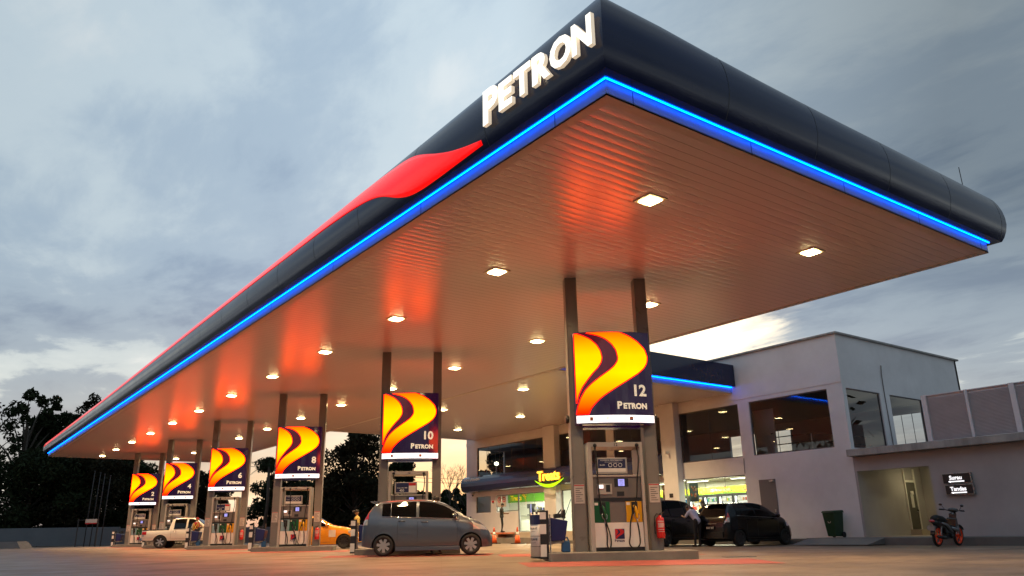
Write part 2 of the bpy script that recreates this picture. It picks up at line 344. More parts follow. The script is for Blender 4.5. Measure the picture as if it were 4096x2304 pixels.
# ================================================================== MAIN CANOPY
XN, YN, XR, YL, H = 6.04, 6.10, 16.40, 58.0, 5.70
SK = R(-31.3)
e1 = Vector((math.cos(SK), math.sin(SK), 0)); e2 = Vector((-math.sin(SK), math.cos(SK), 0))
MI = [Vector((10.47, y, 0))+e1*0.75 for y in (12.05, 20.42, 28.80, 37.17, 45.50, 53.72)]
NUM = ['12', '10', '8', '6', '4', '2']
canopy = thing('forecourt_canopy', 'long flat petrol station canopy with navy rounded fascia and blue light strip', 'canopy')
PROF = [(0.0, 5.915), (0.205, 5.915), (0.25, 6.00), (0.29, 6.12), (0.315, 6.26), (0.315, 6.40), (0.295, 6.54), (0.26, 6.66), (0.215, 6.76), (0.17, 6.82), (-0.3, 6.85)]
FW = [(0, 1.18), (2, 1.10), (5, 1.035), (8, 0.99), (14, 0.93), (18, 0.91), (23, 0.85), (34, 0.76), (60, 0.73)]; FS = [(0, 1.18), (0.46, 1.19), (1.2, 1.166), (2.2, 1.12), (3.7, 1.085), (5.3, 1.07), (7.0, 1.07), (10.5, 1.05)]
def lerp(tab, x):
    for (a, va), (c_, vc) in zip(tab[:-1], tab[1:]):
        if x <= c_:
            t = max(0, min(1, (x-a)/(c_-a))); return va+(vc-va)*t
    return tab[-1][1]
def flare(side, d, z):       # the cladding stands taller towards the lettered corner
    return z if z < 5.93 else 5.915+(z-5.915)*lerp(FW if side == 'w' else FS, d)
def side_f(i, t, z):
    if i == 0: return flare('s', t*(XR-XN), z)
    if i == 3: return flare('w', (1-t)*(YL-YN), z)
    e = flare('s', XR-XN, z) if i == 1 else flare('w', YL-YN, z); f = flare('w', 60, z) if i == 1 else flare('s', XR-XN, z)
    return e*(1-t)+f*t if i == 1 else flare('w', 60, z)
b = MB(); b.smooth = True
def ring(o): return [(XN-o, YN-o), (XR+o, YN-o), (XR+o, YL+o), (XN-o, YL+o)]
for (o0, z0), (o1, z1) in zip(PROF[:-1], PROF[1:]):
    A, B = ring(o0), ring(o1)
    for i in range(4):
        j = (i+1) % 4; n = 26 if i in (1, 3) else 10
        # each side is cut into panels so that the skin is not perfectly true
        for q in range(n):
            t0, t1 = q/n, (q+1)/n
            L_ = lambda P, t: (P[i][0]+(P[j][0]-P[i][0])*t, P[i][1]+(P[j][1]-P[i][1])*t)
            b.add([(*L_(A, t0), side_f(i, t0, z0)), (*L_(A, t1), side_f(i, t1, z0)), (*L_(B, t1), side_f(i, t1, z1)), (*L_(B, t0), side_f(i, t0, z1))], [(0, 1, 2, 3)])
fas = b.build('fascia', M_navy, canopy, fixn=False)
bm = bmesh.new(); bm.from_mesh(fas.data); bmesh.ops.remove_doubles(bm, verts=bm.verts, dist=0.0005); bmesh.ops.recalc_face_normals(bm, faces=bm.faces)
for e in bm.edges:
    if len(e.link_faces) == 2 and e.calc_face_angle(0) > R(38): e.smooth = False
bm.to_mesh(fas.data); bm.free()
b = MB(); b.box(XN+0.1, XR-0.1, YN+0.1, YL-0.1, 6.60, 6.61); b.build('roof', M_trim, canopy)
# panel seams: thin dark lines standing 2 mm proud of the skin
b = MB()
def seam_side(a, side):
    for (o0, z0), (o1, z1) in zip(PROF[1:-1], PROF[2:]):
        d = 0.002; hw = 0.006; z0 = flare(side, a-(YN if side == 'w' else XN), z0); z1 = flare(side, a-(YN if side == 'w' else XN), z1)
        if side == 'w': pts = [(XN-o0-d, a-hw, z0), (XN-o0-d, a+hw, z0), (XN-o1-d, a+hw, z1+0.001), (XN-o1-d, a-hw, z1+0.001)]
        else: pts = [(a-hw, YN-o0-d, z0), (a+hw, YN-o0-d, z0), (a+hw, YN-o1-d, z1+0.001), (a-hw, YN-o1-d, z1+0.001)]
        b.add(pts, [(0, 1, 2, 3)])
for k_ in range(22): seam_side(8.35+2.1*k_, 'w')
for k_ in range(5): seam_side(8.1+2.1*k_, 's')
b.build('seam_line', M_dark, canopy)
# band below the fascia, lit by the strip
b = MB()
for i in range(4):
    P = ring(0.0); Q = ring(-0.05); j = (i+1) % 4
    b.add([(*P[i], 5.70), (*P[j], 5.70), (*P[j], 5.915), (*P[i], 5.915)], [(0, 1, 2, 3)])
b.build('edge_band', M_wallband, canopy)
b = MB()
bw = 0.022
for (x0, x1, y0, y1, n, ax) in ((XN-0.035-bw, XN-0.035, YN-0.05, YL, 26, 'y'), (XN-0.035, XR, YN-0.035-bw, YN-0.035, 6, 'x')):
    for q in range(n):
        if ax == 'y': b.box(x0, x1, y0+(y1-y0)*q/n, y0+(y1-y0)*(q+1)/n, 5.899, 5.913)
        else: b.box(x0+(x1-x0)*q/n, x0+(x1-x0)*(q+1)/n, y0, y1, 5.899, 5.913)
b.build('blue_light_strip', M_led, canopy)
b = MB()
for k_ in range(14): b.box(XN-0.003, XN, 7.1+3.6*k_, 7.1+3.6*k_+0.012, 5.70, 5.90)
for k_ in range(5): b.box(6.5+2.4*k_, 6.512+2.4*k_, YN-0.003, YN, 5.70, 5.90)
b.build('band_joint', M_dark, canopy)
# flat border round the ceiling
b = MB(); tw = 0.15
b.box(XN, XR, YN, YN+tw, H, H+0.03); b.box(XN, XR, YL-tw, YL, H, H+0.03); b.box(XN, XN+tw, YN+tw, YL-tw, H, H+0.03)
b.box(XR-tw, XR, YN+tw, 19.65, H, H+0.03); b.box(XR-tw, XR, 38.1, YL-tw, H, H+0.03)
b.box(XR-tw, XR, 19.65, 38.1, H+0.002, H+0.03); b.build('ceiling_border', M_trim, canopy)
def soffit(x0, x1, y0, y1, parent):
    b = MB(); n = int(round((y1-y0)/0.187)); wd = (y1-y0)/n; gp = 0.006
    for i in range(n):
        ya = y0+wd*i; yb = ya+wd-gp; seg = 4; vs = []
        for s_ in range(seg+1):
            t = s_/seg; yy = ya+(yb-ya)*t; zz = H+0.012-0.0042*(1-(2*t-1)**2)
            vs += [(x0, yy, zz), (x1, yy, zz)]
        fs = [(2*s_, 2*s_+1, 2*s_+3, 2*s_+2) for s_ in range(seg)]
        b.smooth = True; b.add(vs, fs)
    o = b.build('ceiling_panelling', M_soffit, parent, fixn=False)
    b = MB(); b.box(x0, x1, y0, y1, H+0.028, H+0.034); b.build('panel_backing', M_soffit_gap, parent)
    return o
soffit(XN+tw, XR-tw, YN+tw, YL-tw, canopy)
# red swoosh on the long fascia: follows the profile, 10 mm proud
def prof_at(s_):       # s_ 0..1 along the visible skin, returns (outward, z)
    P = PROF[1:-1]; Ls = [0]
    for a, c_ in zip(P[:-1], P[1:]): Ls.append(Ls[-1]+math.hypot(c_[0]-a[0], c_[1]-a[1]))
    d = s_*Ls[-1]
    for i in range(len(P)-1):
        if d <= Ls[i+1] or i == len(P)-2:
            t = (d-Ls[i])/(Ls[i+1]-Ls[i]); return (P[i][0]+(P[i+1][0]-P[i][0])*t, P[i][1]+(P[i+1][1]-P[i][1])*t)
def smooth_tab(tab, x, h=0.12):
    return sum(lerp(tab, x+d*h) for d in (-2, -1, 0, 1, 2))/5
LO = [(8.48, 0.065), (9.2, 0.05), (9.8, 0.035), (10.4, 0.035), (10.85, 0.09), (11.2, 0.24), (11.6, 0.42), (12.2, 0.54), (12.9, 0.61), (14, 0.67), (18, 0.72), (26, 0.72), (58, 0.58)]
HI = [(8.48, 0.14), (9.0, 0.22), (9.5, 0.35), (9.95, 0.53), (10.35, 0.70), (10.75, 0.80), (11.3, 0.86), (11.9, 0.90), (12.9, 0.935), (14, 0.955), (18, 0.96), (58, 0.985)]
b = MB(); b.smooth = True
ys = [8.48+0.1*i for i in range(58)]+[14.3+0.6*i for i in range(74)]
rows = []
for y in ys:
    if y > 58.2: break
    lo, hi = smooth_tab(LO, y) if y < 16 else lerp(LO, y), smooth_tab(HI, y) if y < 16 else lerp(HI, y)
    if y < 8.6: lo, hi = lerp(LO, y), lerp(HI, y)
    r_ = []
    for q in range(9):
        o_, z_ = prof_at(lo+(hi-lo)*q/8); r_.append((XN-o_-0.010, y, flare('w', y-YN, z_)+0.004))
    rows.append(r_)
b.add([p for r_ in rows for p in r_], [(i*9+q, i*9+q+1, (i+1)*9+q+1, (i+1)*9+q) for i in range(len(rows)-1) for q in range(8)])
b.build('red_swoosh', M_redclad, canopy, solid=0.008)
# word on the fascia, each letter a deep lit box
LY = [('P', 8.25, 0.56, 6.13), ('E', 7.855, 0.44, 6.18), ('T', 7.50, 0.44, 6.18), ('R', 7.085, 0.44, 6.18), ('O', 6.71, 0.44, 6.18), ('N', 6.27, 0.45, 6.18)]
WID = {'P': 0.375, 'E': 0.315, 'T': 0.38, 'R': 0.375, 'O': 0.43, 'N': 0.37}
for ch, y0, hgt, zb in LY:
    vs, fs = text_faces(ch, 1.0, 0.042, 0.5, 'LEFT')
    ax = [v.x for v in vs]; ay = [v.y for v in vs]; sx_ = WID[ch]/(max(ax)-min(ax)); sy_ = hgt/(max(ay)-min(ay))
    mb = MB(); P = []
    for v in vs:
        P.append((XN-0.325-0.035-v.z*0.06, y0-(v.x-min(ax))*sx_, zb+(v.y-min(ay))*sy_))
    for f in fs:
        front = all(vs[i].z > 0.45 for i in f)
        mb.m = 0 if front else 1; mb.add([P[i] for i in f], [tuple(range(len(f)))])
    mb.build('letter', [M_letter, M_letterside], canopy, fixn=False)
# columns with bolted base plates and paper notices
for i, Mi in enumerate(MI):
    for s_ in (-0.75, 0.75):
        cpos = Mi+e1*s_; T = Matrix.Translation(cpos) @ Matrix.Rotation(SK, 4, 'Z'); zb = gz(cpos.x*K, cpos.y*K)/K+0.10
        mb = MB(); mb.T = T; mb.box(-0.105, 0.105, -0.13, 0.13, zb, 5.72)
        mb.box(-0.125, -0.105, -0.135, 0.135, zb, 5.715); mb.box(0.105, 0.125, -0.135, 0.135, zb, 5.715)
        cobj = mb.build('column', M_grey, canopy, bevel=0.006)
        mb = MB(); mb.T = T; mb.box(-0.10, 0.10, -0.142, -0.134, 1.06, 1.42); mb.build('notice', M_paper, cobj)
        mb = MB(); mb.T = T
        for q in range(7): mb.box(-0.075, 0.07-0.03*(q % 3), -0.1445, -0.143, 1.10+0.04*q, 1.115+0.04*q)
        mb.build('notice_print', M_greypanel, cobj)
        mb = MB(); mb.T = T; mb.box(-0.10, 0.10, -0.1448, -0.143, 1.395, 1.412); mb.build('notice_header', M_redtxt, cobj)
        if i == 0:
            mb = MB(); mb.T = T; sx_ = -1 if s_ < 0 else 1
            mb.lathe([(0.001, 0.0), (0.07, 0.0), (0.085, 0.02), (0.085, 0.05), (0.07, 0.07), (0.001, 0.07)], (0.125*sx_ + (0 if sx_ > 0 else -0.07), 0.02, 2.72), 'x', 16)
            mb.build('side_plate', M_dark, cobj)
b = MB(); b.tube([(16.12, 6.2, 6.84), (16.10, 6.2, 7.55)], 0.008, 6); b.build('lightning_rod', M_dark, canopy)

# ================================================================== LINK CANOPY to the shop
link = thing('link_canopy', 'lower flat canopy bridging forecourt and shop with navy edge and blue light', 'canopy')
XB = 25.4
soffit(XR, XB-0.02, 19.65+tw, 38.1-tw, link)
b = MB(); b.box(XR, XB-0.02, 19.65, 19.65+tw, H+0.002, H+0.03); b.build('ceiling_border', M_trim, link); b = MB(); b.box(XR, XB-0.02, 38.1-tw, 38.1, H+0.002, H+0.03); b.build('ceiling_border', M_trim, link)
b = MB(); b.add([(XR+0.01, 19.652, 5.70), (XB-0.02, 19.652, 5.70), (XB-0.02, 19.652, 5.93), (XR+0.01, 19.652, 5.93)], [(0, 1, 2, 3)]); b.build('edge_band', M_wallband, link); b = MB()
b.add([(XR+0.01, 38.1, 5.70), (XB-0.02, 38.1, 5.70), (XB-0.02, 38.1, 5.93), (XR+0.01, 38.1, 5.93)], [(0, 1, 2, 3)]); b.build('edge_band', M_wallband, link)
b = MB(); b.box(XR+0.34, XB-0.03, 19.42, 19.65, 5.93, 6.80); b.box(XR+0.34, XB-0.03, 38.1, 38.33, 5.93, 6.80); b.box(XR+0.34, XB-0.03, 19.65, 38.1, 6.74, 6.79); b.build('fascia', M_navy, link, bevel=0.01)
b = MB()
for q in range(5): b.box(XR+0.02+(XB-0.05-XR)*q/5, XR+0.02+(XB-0.05-XR)*(q+1)/5-0.001, 19.593, 19.615, 5.905, 5.927)
b.build('blue_light_strip', M_led, link)

# ================================================================== CEILING LIGHTS
ORD = ['first', 'second', 'third', 'fourth', 'fifth', 'sixth', 'seventh', 'eighth', 'ninth', 'tenth', 'eleventh', 'twelfth']
YS = [8.07+4.367*k_ for k_ in range(12)]
fix0 = None
LD = bpy.data.lights.new('downlight', 'AREA'); LD.shape = 'SQUARE'; LD.size = 0.26*K; LD.energy = 195; LD.color = (1.0, 0.65, 0.32); LD.spread = R(125)
LD2 = LD.copy(); LD2.energy = 330; LD2.color = (1.0, 0.70, 0.36)
def ceiling_light(x, y, label, group, k_on=True):
    global fix0
    t = thing('ceiling_light', label, 'ceiling light', (x*K, y*K, H*K), 0, group)
    if fix0 is None:
        mb = MB(); mb.box(-0.20, 0.20, -0.20, 0.20, -0.008, 0.014); fr_ = mb.build('frame', M_lampring, t, bevel=0.004)
        mb = MB(); a, c_ = 0.148, 0.120; mb.hexa([(-c_, -c_, -0.032), (c_, -c_, -0.032), (c_, c_, -0.032), (-c_, c_, -0.032)], [(-a, -a, -0.009), (a, -a, -0.009), (a, a, -0.009), (-a, a, -0.009)]); df = mb.build('diffuser', M_lamp, t, bevel=0.012)
        fix0 = (fr_, df)
    else:
        for o in fix0:
            c_ = o.copy(); col.objects.link(c_); c_.parent = t
    lo = bpy.data.objects.new('downlight', LD2 if x > 16 else LD); col.objects.link(lo); lo.parent = t; lo.location = (0, 0, -0.045*K)
for k_, y in enumerate(YS):
    ceiling_light(8.84, y, 'square ceiling light in the row along the red swoosh side, %s from the lettered corner' % ORD[k_], 'ceiling lights under the main canopy')
for k_, y in enumerate(YS):
    ceiling_light(13.31, y, 'square ceiling light in the row behind the pumps, %s from the lettered corner' % ORD[k_], 'ceiling lights under the main canopy')
for x, nm in ((17.6, 'next to the forecourt canopy'), (21.8, 'nearer the shop wall')):
    for k_, y in enumerate((23.15, 28.95, 34.35)):
        ceiling_light(x, y, '%s square ceiling light of the link canopy row %s' % (ORD[k_], nm), 'ceiling lights under the link canopy')

# ================================================================== PUMP SIGNS (lit cabinets on the column pairs)
def tabf(tab):   # tab of (v, u)
    return lambda v: lerp(tab, v)
def conv(pts):
    out_ = []
    for y, x in pts:
        v = (y-185)/1070; xl = 120+45*v; xr = 1085+80*v; out_.append((max(0, v), (x-xl)/(xr-xl)))
    return out_
LEAF = conv([(190, 150), (215, 215), (270, 320), (350, 405), (430, 452), (520, 474), (580, 465), (650, 425), (720, 360), (800, 300), (900, 232), (1000, 190), (1110, 165)])
RIBL = conv([(183, 255), (215, 400), (270, 520), (340, 600), (420, 655), (520, 680), (570, 675), (640, 630), (700, 560), (780, 450), (860, 350), (940, 275), (1040, 220), (1150, 185), (1250, 168)])
RIBR = conv([(183, 690), (230, 810), (300, 925), (400, 1030), (500, 1068), (580, 1062), (650, 1025), (720, 950), (800, 830), (870, 720), (940, 610), (1000, 520), (1050, 455), (1110, 395), (1170, 345), (1250, 313)])
def sm(tab, v, h=0.012): return (lerp(tab, v-h)+lerp(tab, v)+lerp(tab, v+h))/3
A0, A1, ZT, ZB, ZW = -0.785, 0.79, 4.42, 2.745, 2.585
def emitmat_sign():
    m = bpy.data.materials.new('sign_yellow_light'); m.use_nodes = True; t = m.node_tree; t.nodes.clear()
    o = t.nodes.new("ShaderNodeOutputMaterial"); e = t.nodes.new("ShaderNodeEmission"); a = t.nodes.new("ShaderNodeAttribute"); a.attribute_name = 'uvz'
    s_ = t.nodes.new("ShaderNodeSeparateXYZ"); t.links.new(a.outputs["Vector"], s_.inputs[0])
    r = t.nodes.new("ShaderNodeValToRGB"); cr = r.color_ramp; cr.elements[0].position = 0; cr.elements[0].color = (1, 0.20, 0, 1)
    cr.elements[1].position = 1.0; cr.elements[1].color = (1, 0.012, 0, 1)
    for p_, c_ in ((0.10, 0.42), (0.28, 0.80), (0.5, 0.92), (0.66, 0.62), (0.84, 0.24), (0.95, 0.05)):
        q = cr.elements.new(p_); q.color = (1, c_, 0, 1)
    t.links.new(s_.outputs[1], r.inputs[0])
    ns = t.nodes.new("ShaderNodeTexNoise"); ns.inputs["Scale"].default_value = 3.0; t.links.new(a.outputs["Vector"], ns.inputs["Vector"])
    # the sheet is lit by tubes: the red channel is far brighter than film can hold
    sp_ = t.nodes.new("ShaderNodeSeparateColor"); t.links.new(r.outputs[0], sp_.inputs[0])
    cb = t.nodes.new("ShaderNodeCombineColor"); cb.inputs[0].default_value = 10.5; cb.inputs[2].default_value = 0.0
    mm = t.nodes.new("ShaderNodeMath"); mm.operation = 'MULTIPLY_ADD'; mm.inputs[1].default_value = 0.25; mm.inputs[2].default_value = 0.88
    t.links.new(ns.outputs["Fac"], mm.inputs[0]); m2 = t.nodes.new("ShaderNodeMath"); m2.operation = 'MULTIPLY'; t.links.new(mm.outputs[0], m2.inputs[0]); t.links.new(sp_.outputs[1], m2.inputs[1])
    t.links.new(m2.outputs[0], cb.inputs[1]); t.links.new(cb.outputs[0], e.inputs[0]); t.links.new(e.outputs[0], o.inputs[0]); return m
M_signyellow = emitmat_sign()
def spt(u, v, lift):
    return (A0+(A1-A0)*u, -0.38-0.13*(1-(2*u-1)**2)-lift, ZT-(ZT-ZB)*v)
def art(name, fl, fr, v0, v1, m, parent, lift, nr=40, nc=6):
    mb = MB(); vs = []; uv = []
    for j in range(nr+1):
        v = v0+(v1-v0)*j/nr; a, c_ = fl(v), fr(v)
        for i in range(nc+1):
            u = a+(max(a+0.0005, c_)-a)*i/nc; vs.append(spt(u, v, lift)); uv.append((u, v, 0))
    mb.smooth = True; mb.add(vs, [(j*(nc+1)+i, j*(nc+1)+i+1, (j+1)*(nc+1)+i+1, (j+1)*(nc+1)+i) for j in range(nr) for i in range(nc)])
    o = mb.build(name, m, parent, fixn=False)
    at_ = o.data.attributes.new('uvz', 'FLOAT_VECTOR', 'POINT'); at_.data.foreach_set('vector', [c for p_ in uv for c in p_]); return o
def mini_logo(mb_red, mb_navy, x, z, s_, y):
    mb_navy.box(x, x+s_, y, y+0.002, z, z+s_)
    pts = 10
    for dx0, L1, R1 in ((0, LEAF, None), (0, RIBL, RIBR)):
        for q in range(pts):
            v0, v1 = q/pts, (q+1)/pts
            if R1 is None:
                a0 = a1 = 0.02; c0, c1 = lerp(L1, v0), lerp(L1, v1)
                if v1 > 0.86: continue
            else: a0, a1, c0, c1 = lerp(L1, v0), lerp(L1, v1), lerp(R1, v0), lerp(R1, v1)
            mb_red.add([(x+s_*a0, y-0.002, z+s_*(1-v0)), (x+s_*c0, y-0.002, z+s_*(1-v0)), (x+s_*c1, y-0.002, z+s_*(1-v1)), (x+s_*a1, y-0.002, z+s_*(1-v1))], [(0, 1, 2, 3)])
def wcurve(v):  # wrap text on the bulged front
    u = (v.x-A0)/(A1-A0); return Vector((v.x, v.y-0.13*(1-(2*u-1)**2), v.z))
sign_parts = None
def lit_sign(i):
    Mi = MI[i]; t = thing('pump_sign', 'lit yellow and navy sign board numbered %s between two grey columns' % NUM[i], 'sign', Mi*K, SK, 'lit number signs above the pumps')
    global sign_parts
    if sign_parts is None:
        sp_ = []
        mb = MB(); mb.smooth = False; n = 12                       # curved box
        fr_ = [spt(q/n, 0, 0) for q in range(n+1)]
        top = [(p[0], p[1]+0.012, ZT+0.02) for p in fr_]; bot = [(p[0], p[1]+0.012, ZW-0.02) for p in fr_]
        back = [(A1+0.0, -0.14), (A0, -0.14)]
        poly_t = [(p[0], p[1]) for p in top]+back
        mb.prism(poly_t, ZW-0.02, ZT+0.02, 'z'); sp_.append(mb.build('cabinet', M_signnavy, t, bevel=0.006))
        sp_.append(art('yellow_leaf', lambda v: 0.012, lambda v: sm(LEAF, v), 0.008, 0.86, M_signyellow, t, 0.006))
        sp_.append(art('yellow_ribbon', lambda v: sm(RIBL, v), lambda v: sm(RIBR, v), 0.0, 0.995, M_signyellow, t, 0.006))
        sp_.append(art('maroon_ribbon', lambda v: sm(LEAF, v)+0.002, lambda v: sm(RIBL, v)-0.002, 0.0, 0.97, M_maroon, t, 0.003))
        # red rims of the yellow shapes
        mb = MB()
        for tab, sgn, va, vb in ((LEAF, 1, 0.0, 0.86), (RIBL, -1, 0.0, 0.995), (RIBR, 1, 0.0, 0.995)):
            pr_ = None; vs = []
            for j in range(61):
                v = va+(vb-va)*j/60; u = sm(tab, v); v2 = v+0.004; du = sm(tab, v2)-sm(tab, v-0.004); dv = 0.008; ln = math.hypot(du, dv)
                nu_, nv_ = dv/ln, -du/ln; w_ = 0.0095
                vs += [spt(u-nu_*w_*0.4*sgn, max(0, v-nv_*w_*0.4*sgn), 0.009), spt(u+nu_*w_*sgn, max(0, v+nv_*w_*sgn), 0.009)]
            mb.add(vs, [(2*j, 2*j+1, 2*j+3, 2*j+2) for j in range(60)])
        mb.add([spt(0.0, 0.005, 0.009), spt(0.012, 0.005, 0.009), spt(0.012, 0.86, 0.009), spt(0.0, 0.86, 0.009)], [(0, 1, 2, 3)])
        sp_.append(mb.build('red_rim', M_signred, t, fixn=False))
        mb = MB(); nb = 12; vs = []
        for q in range(nb+1):
            u = q/nb; p = spt(u, 1, 0.008); vs += [(p[0], p[1], ZB-0.015), (p[0], p[1], ZW)]
        mb.add(vs, [(2*q, 2*q+1, 2*q+3, 2*q+2) for q in range(nb)]); sp_.append(mb.build('fuel_strip', M_whitelit, t, fixn=False))
        mb = MB(); word_mark(mb, 0.185, (0.355, -0.395, 2.86), warp=wcurve, bold=0.045); sp_.append(mb.build('lettering', M_signwhite, t, fixn=False))
        # emitting face on the far side of the column pair
        for nm, f1, f2, va, vb in (('rear_leaf', lambda v: 0.012, lambda v: sm(LEAF, v), 0.01, 0.86), ('rear_ribbon', lambda v: sm(RIBL, v), lambda v: sm(RIBR, v), 0.0, 0.995)):
            o = art(nm, f1, f2, va, vb, M_signyellow, t, 0.006, 16, 3); o.rotation_euler = (0, 0, math.pi); sp_.append(o)
        mb = MB(); mb.prism([(p[0], p[1]) for p in top]+back, ZW-0.02, ZT+0.02, 'z'); o = mb.build('rear_cabinet', M_signnavy, t); o.rotation_euler = (0, 0, math.pi); sp_.append(o)
        sign_parts = sp_
    else:
        for o in sign_parts:
            c_ = o.copy(); col.objects.link(c_); c_.parent = t
    mb = MB(); put_text(mb, NUM[i], 0.31, (0.65, -0.395, 3.12), align='RIGHT', bold=0.035, warp=wcurve); mb.build('number', M_signwhite, t, fixn=False)
    # fuel names on the white strip
    strip = t
    ma, mb_, mc, my = MB(), MB(), MB(), MB()
    xs_ = (-0.53, 0.26) if i < 2 else (-0.70, -0.16, 0.40)
    for q, x in enumerate(xs_):
        yy = wcurve(Vector((x, -0.40, 0))).y; mini_logo(ma, mb_, x, 2.625, 0.07, yy)
        word_mark(mc, 0.055, (x+0.085, -0.402, 2.655), align='LEFT', bold=0.0, warp=wcurve)
        if i >= 2 and q == 2: continue
        put_text(my, '97' if q == 0 else '95', 0.06, (x+0.32, -0.402, 2.645), align='LEFT', warp=wcurve, bold=0.02)
    ma.build('emblem_red', mat('orange_print', (0.7, 0.2, 0.03), 0.5), t, fixn=False); mb_.build('emblem_blue', M_navytxt, t, fixn=False); mc.build('fuel_name', M_navytxt, t, fixn=False); my.build('fuel_grade', M_yellowtxt, t, fixn=False)
for i in range(6): lit_sign(i)

# ================================================================== PUMPS
def pump(i):
    Mi = MI[i]; zi = gz(Mi.x*K, Mi.y*K)+0.16*K
    t = thing('fuel_pump', 'grey and white fuel pump marked %s below its lit sign' % NUM[i], 'fuel pump', (Mi.x*K, Mi.y*K, zi), SK, 'fuel pumps on the islands')
    z0 = 0.16
    def Z(z): return z-z0-0.02
    # cabinet
    mb = MB(); mb.box(-0.50, 0.45, -0.27, 0.27, 0.0, 1.40); mb.build('cabinet', M_greypanel, t, bevel=0.01)
    mb = MB()
    for (a, c_) in ((-0.585, -0.505), (0.455, 0.515)):
        mb.box(a, c_, -0.33, 0.33, 0, Z(2.14))
    mb.box(-0.585, 0.515, -0.33, 0.33, Z(2.14), Z(2.235)); mb.box(-0.505, 0.455, -0.31, 0.31, Z(1.565), Z(1.60)); mb.build('frame', M_pumpframe, t, bevel=0.006)
    mb = MB(); mb.box(-0.500, 0.450, -0.285, -0.272, Z(1.17), Z(1.565)); mb.build('control_panel', M_greypanel, t, bevel=0.004)
    boxo('trim_band', M_dark, t, (-0.500, 0.450, -0.283, -0.272, Z(1.10), Z(1.165)))
    boxo('lower_panel', M_white, t, (-0.500, 0.450, -0.290, -0.272, Z(0.255), Z(0.705)), 0.003)
    boxo('kick_plate', M_dark, t, (-0.500, 0.450, -0.284, -0.272, 0.0, Z(0.25)))
    mb = MB(); put_text(mb, NUM[i], 0.085, (-0.02, -0.333, Z(2.158)), bold=0.015); mb.build('number', M_blacktxt, t, fixn=False)
    # promotion board in the open head
    fr_ = boxo('promotion_board', mat('board_frame', (0.42, 0.40, 0.38), 0.4), t, (-0.41, 0.21, -0.25, -0.20, Z(1.63), Z(1.94)), 0.006)
    price = i in (1, 3)
    if not price:
        mb = MB(); mb.box(-0.375, 0.175, -0.256, -0.251, Z(1.735), Z(1.91)); mb.build('board_print', M_navytxt, fr_)
        mb = MB(); put_text(mb, 'POWERFUL PERFORMANCE', 0.036, (-0.10, -0.258, Z(1.875)), bold=0.01); put_text(mb, 'with our advanced additive', 0.026, (-0.10, -0.258, Z(1.845)))
        put_text(mb, 'BLAZE', 0.035, (-0.29, -0.258, Z(1.785)), bold=0.02)
        for q in range(3): mb.lathe([(0.030, 0), (0.040, 0), (0.040, 0.002), (0.030, 0.002)], (-0.13+0.10*q, -0.259, Z(1.795)), 'y', 14, True)
        mb.build('board_lettering', M_white, fr_, fixn=False)
        boxo('board_footer', M_white, fr_, (-0.375, 0.175, -0.256, -0.251, Z(1.665), Z(1.733)))
    else:
        boxo('board_print', M_navytxt, fr_, (-0.375, -0.02, -0.256, -0.251, Z(1.665), Z(1.915)))
        boxo('board_footer', M_white, fr_, (-0.018, 0.175, -0.256, -0.251, Z(1.665), Z(1.84))); boxo('board_red', M_redtxt, fr_, (-0.018, 0.175, -0.256, -0.251, Z(1.842), Z(1.915)))
        mb = MB(); put_text(mb, 'Setiap belian RM5', 0.04, (-0.20, -0.258, Z(1.77)), bold=0.01); put_text(mb, '450', 0.085, (-0.21, -0.258, Z(1.685)), bold=0.02); mb.build('board_lettering', M_white, fr_, fixn=False)
    # display and card reader
    d = boxo('display', M_dark, t, (-0.075, 0.205, -0.292, -0.286, Z(1.375), Z(1.535)), 0.003)
    boxo('lcd', M_lcd, d, (0.0, 0.125, -0.297, -0.293, Z(1.39), Z(1.52)))
    mb = MB(); put_text(mb, '0000', 0.036, (0.062, -0.2985, Z(1.475))); put_text(mb, '15.23', 0.036, (0.062, -0.2985, Z(1.435))); put_text(mb, '2300', 0.03, (0.062, -0.2985, Z(1.40))); mb.build('digits', M_navytxt, d, fixn=False)
    c_ = boxo('card_reader', M_pumpframe, t, (-0.425, -0.13, -0.305, -0.286, Z(1.235), Z(1.435)), 0.004)
    boxo('card_screen', M_cardlit, c_, (-0.405, -0.300, -0.309, -0.306, Z(1.345), Z(1.415))); boxo('card_slot', M_dark, c_, (-0.25, -0.165, -0.309, -0.306, Z(1.28), Z(1.415))); boxo('screen_rim', M_redtxt, c_, (-0.405, -0.300, -0.309, -0.306, Z(1.33), Z(1.343)))
    boxo('keypad', M_dark, t, (-0.03, 0.11, -0.292, -0.286, Z(1.20), Z(1.285)))
    # emblem
    ma, mb_ = MB(), MB(); mini_logo(ma, mb_, -0.115, Z(0.405), 0.185, -0.294); e_ = mb_.build('emblem', M_navytxt, t, fixn=False); ma.build('emblem_ribbon', M_redtxt, e_, fixn=False)
    mb = MB(); word_mark(mb, 0.058, (-0.025, -0.294, Z(0.352)), bold=0.04); mb.build('emblem_word', M_navytxt, t, fixn=False)
    # nozzles
    if i == 0: hs = [(-0.345, M_green, 'green', -0.44), (0.285, M_yellow, 'yellow', 0.40)]
    elif i == 1: hs = [(-0.345, M_green, 'green', -0.44), (0.285, M_yellow, 'yellow', 0.40)]
    else: hs = [(-0.335, M_teal, 'pale blue', -0.45), (-0.03, M_green, 'green', -0.22), (0.30, M_yellow, 'yellow', 0.40)]
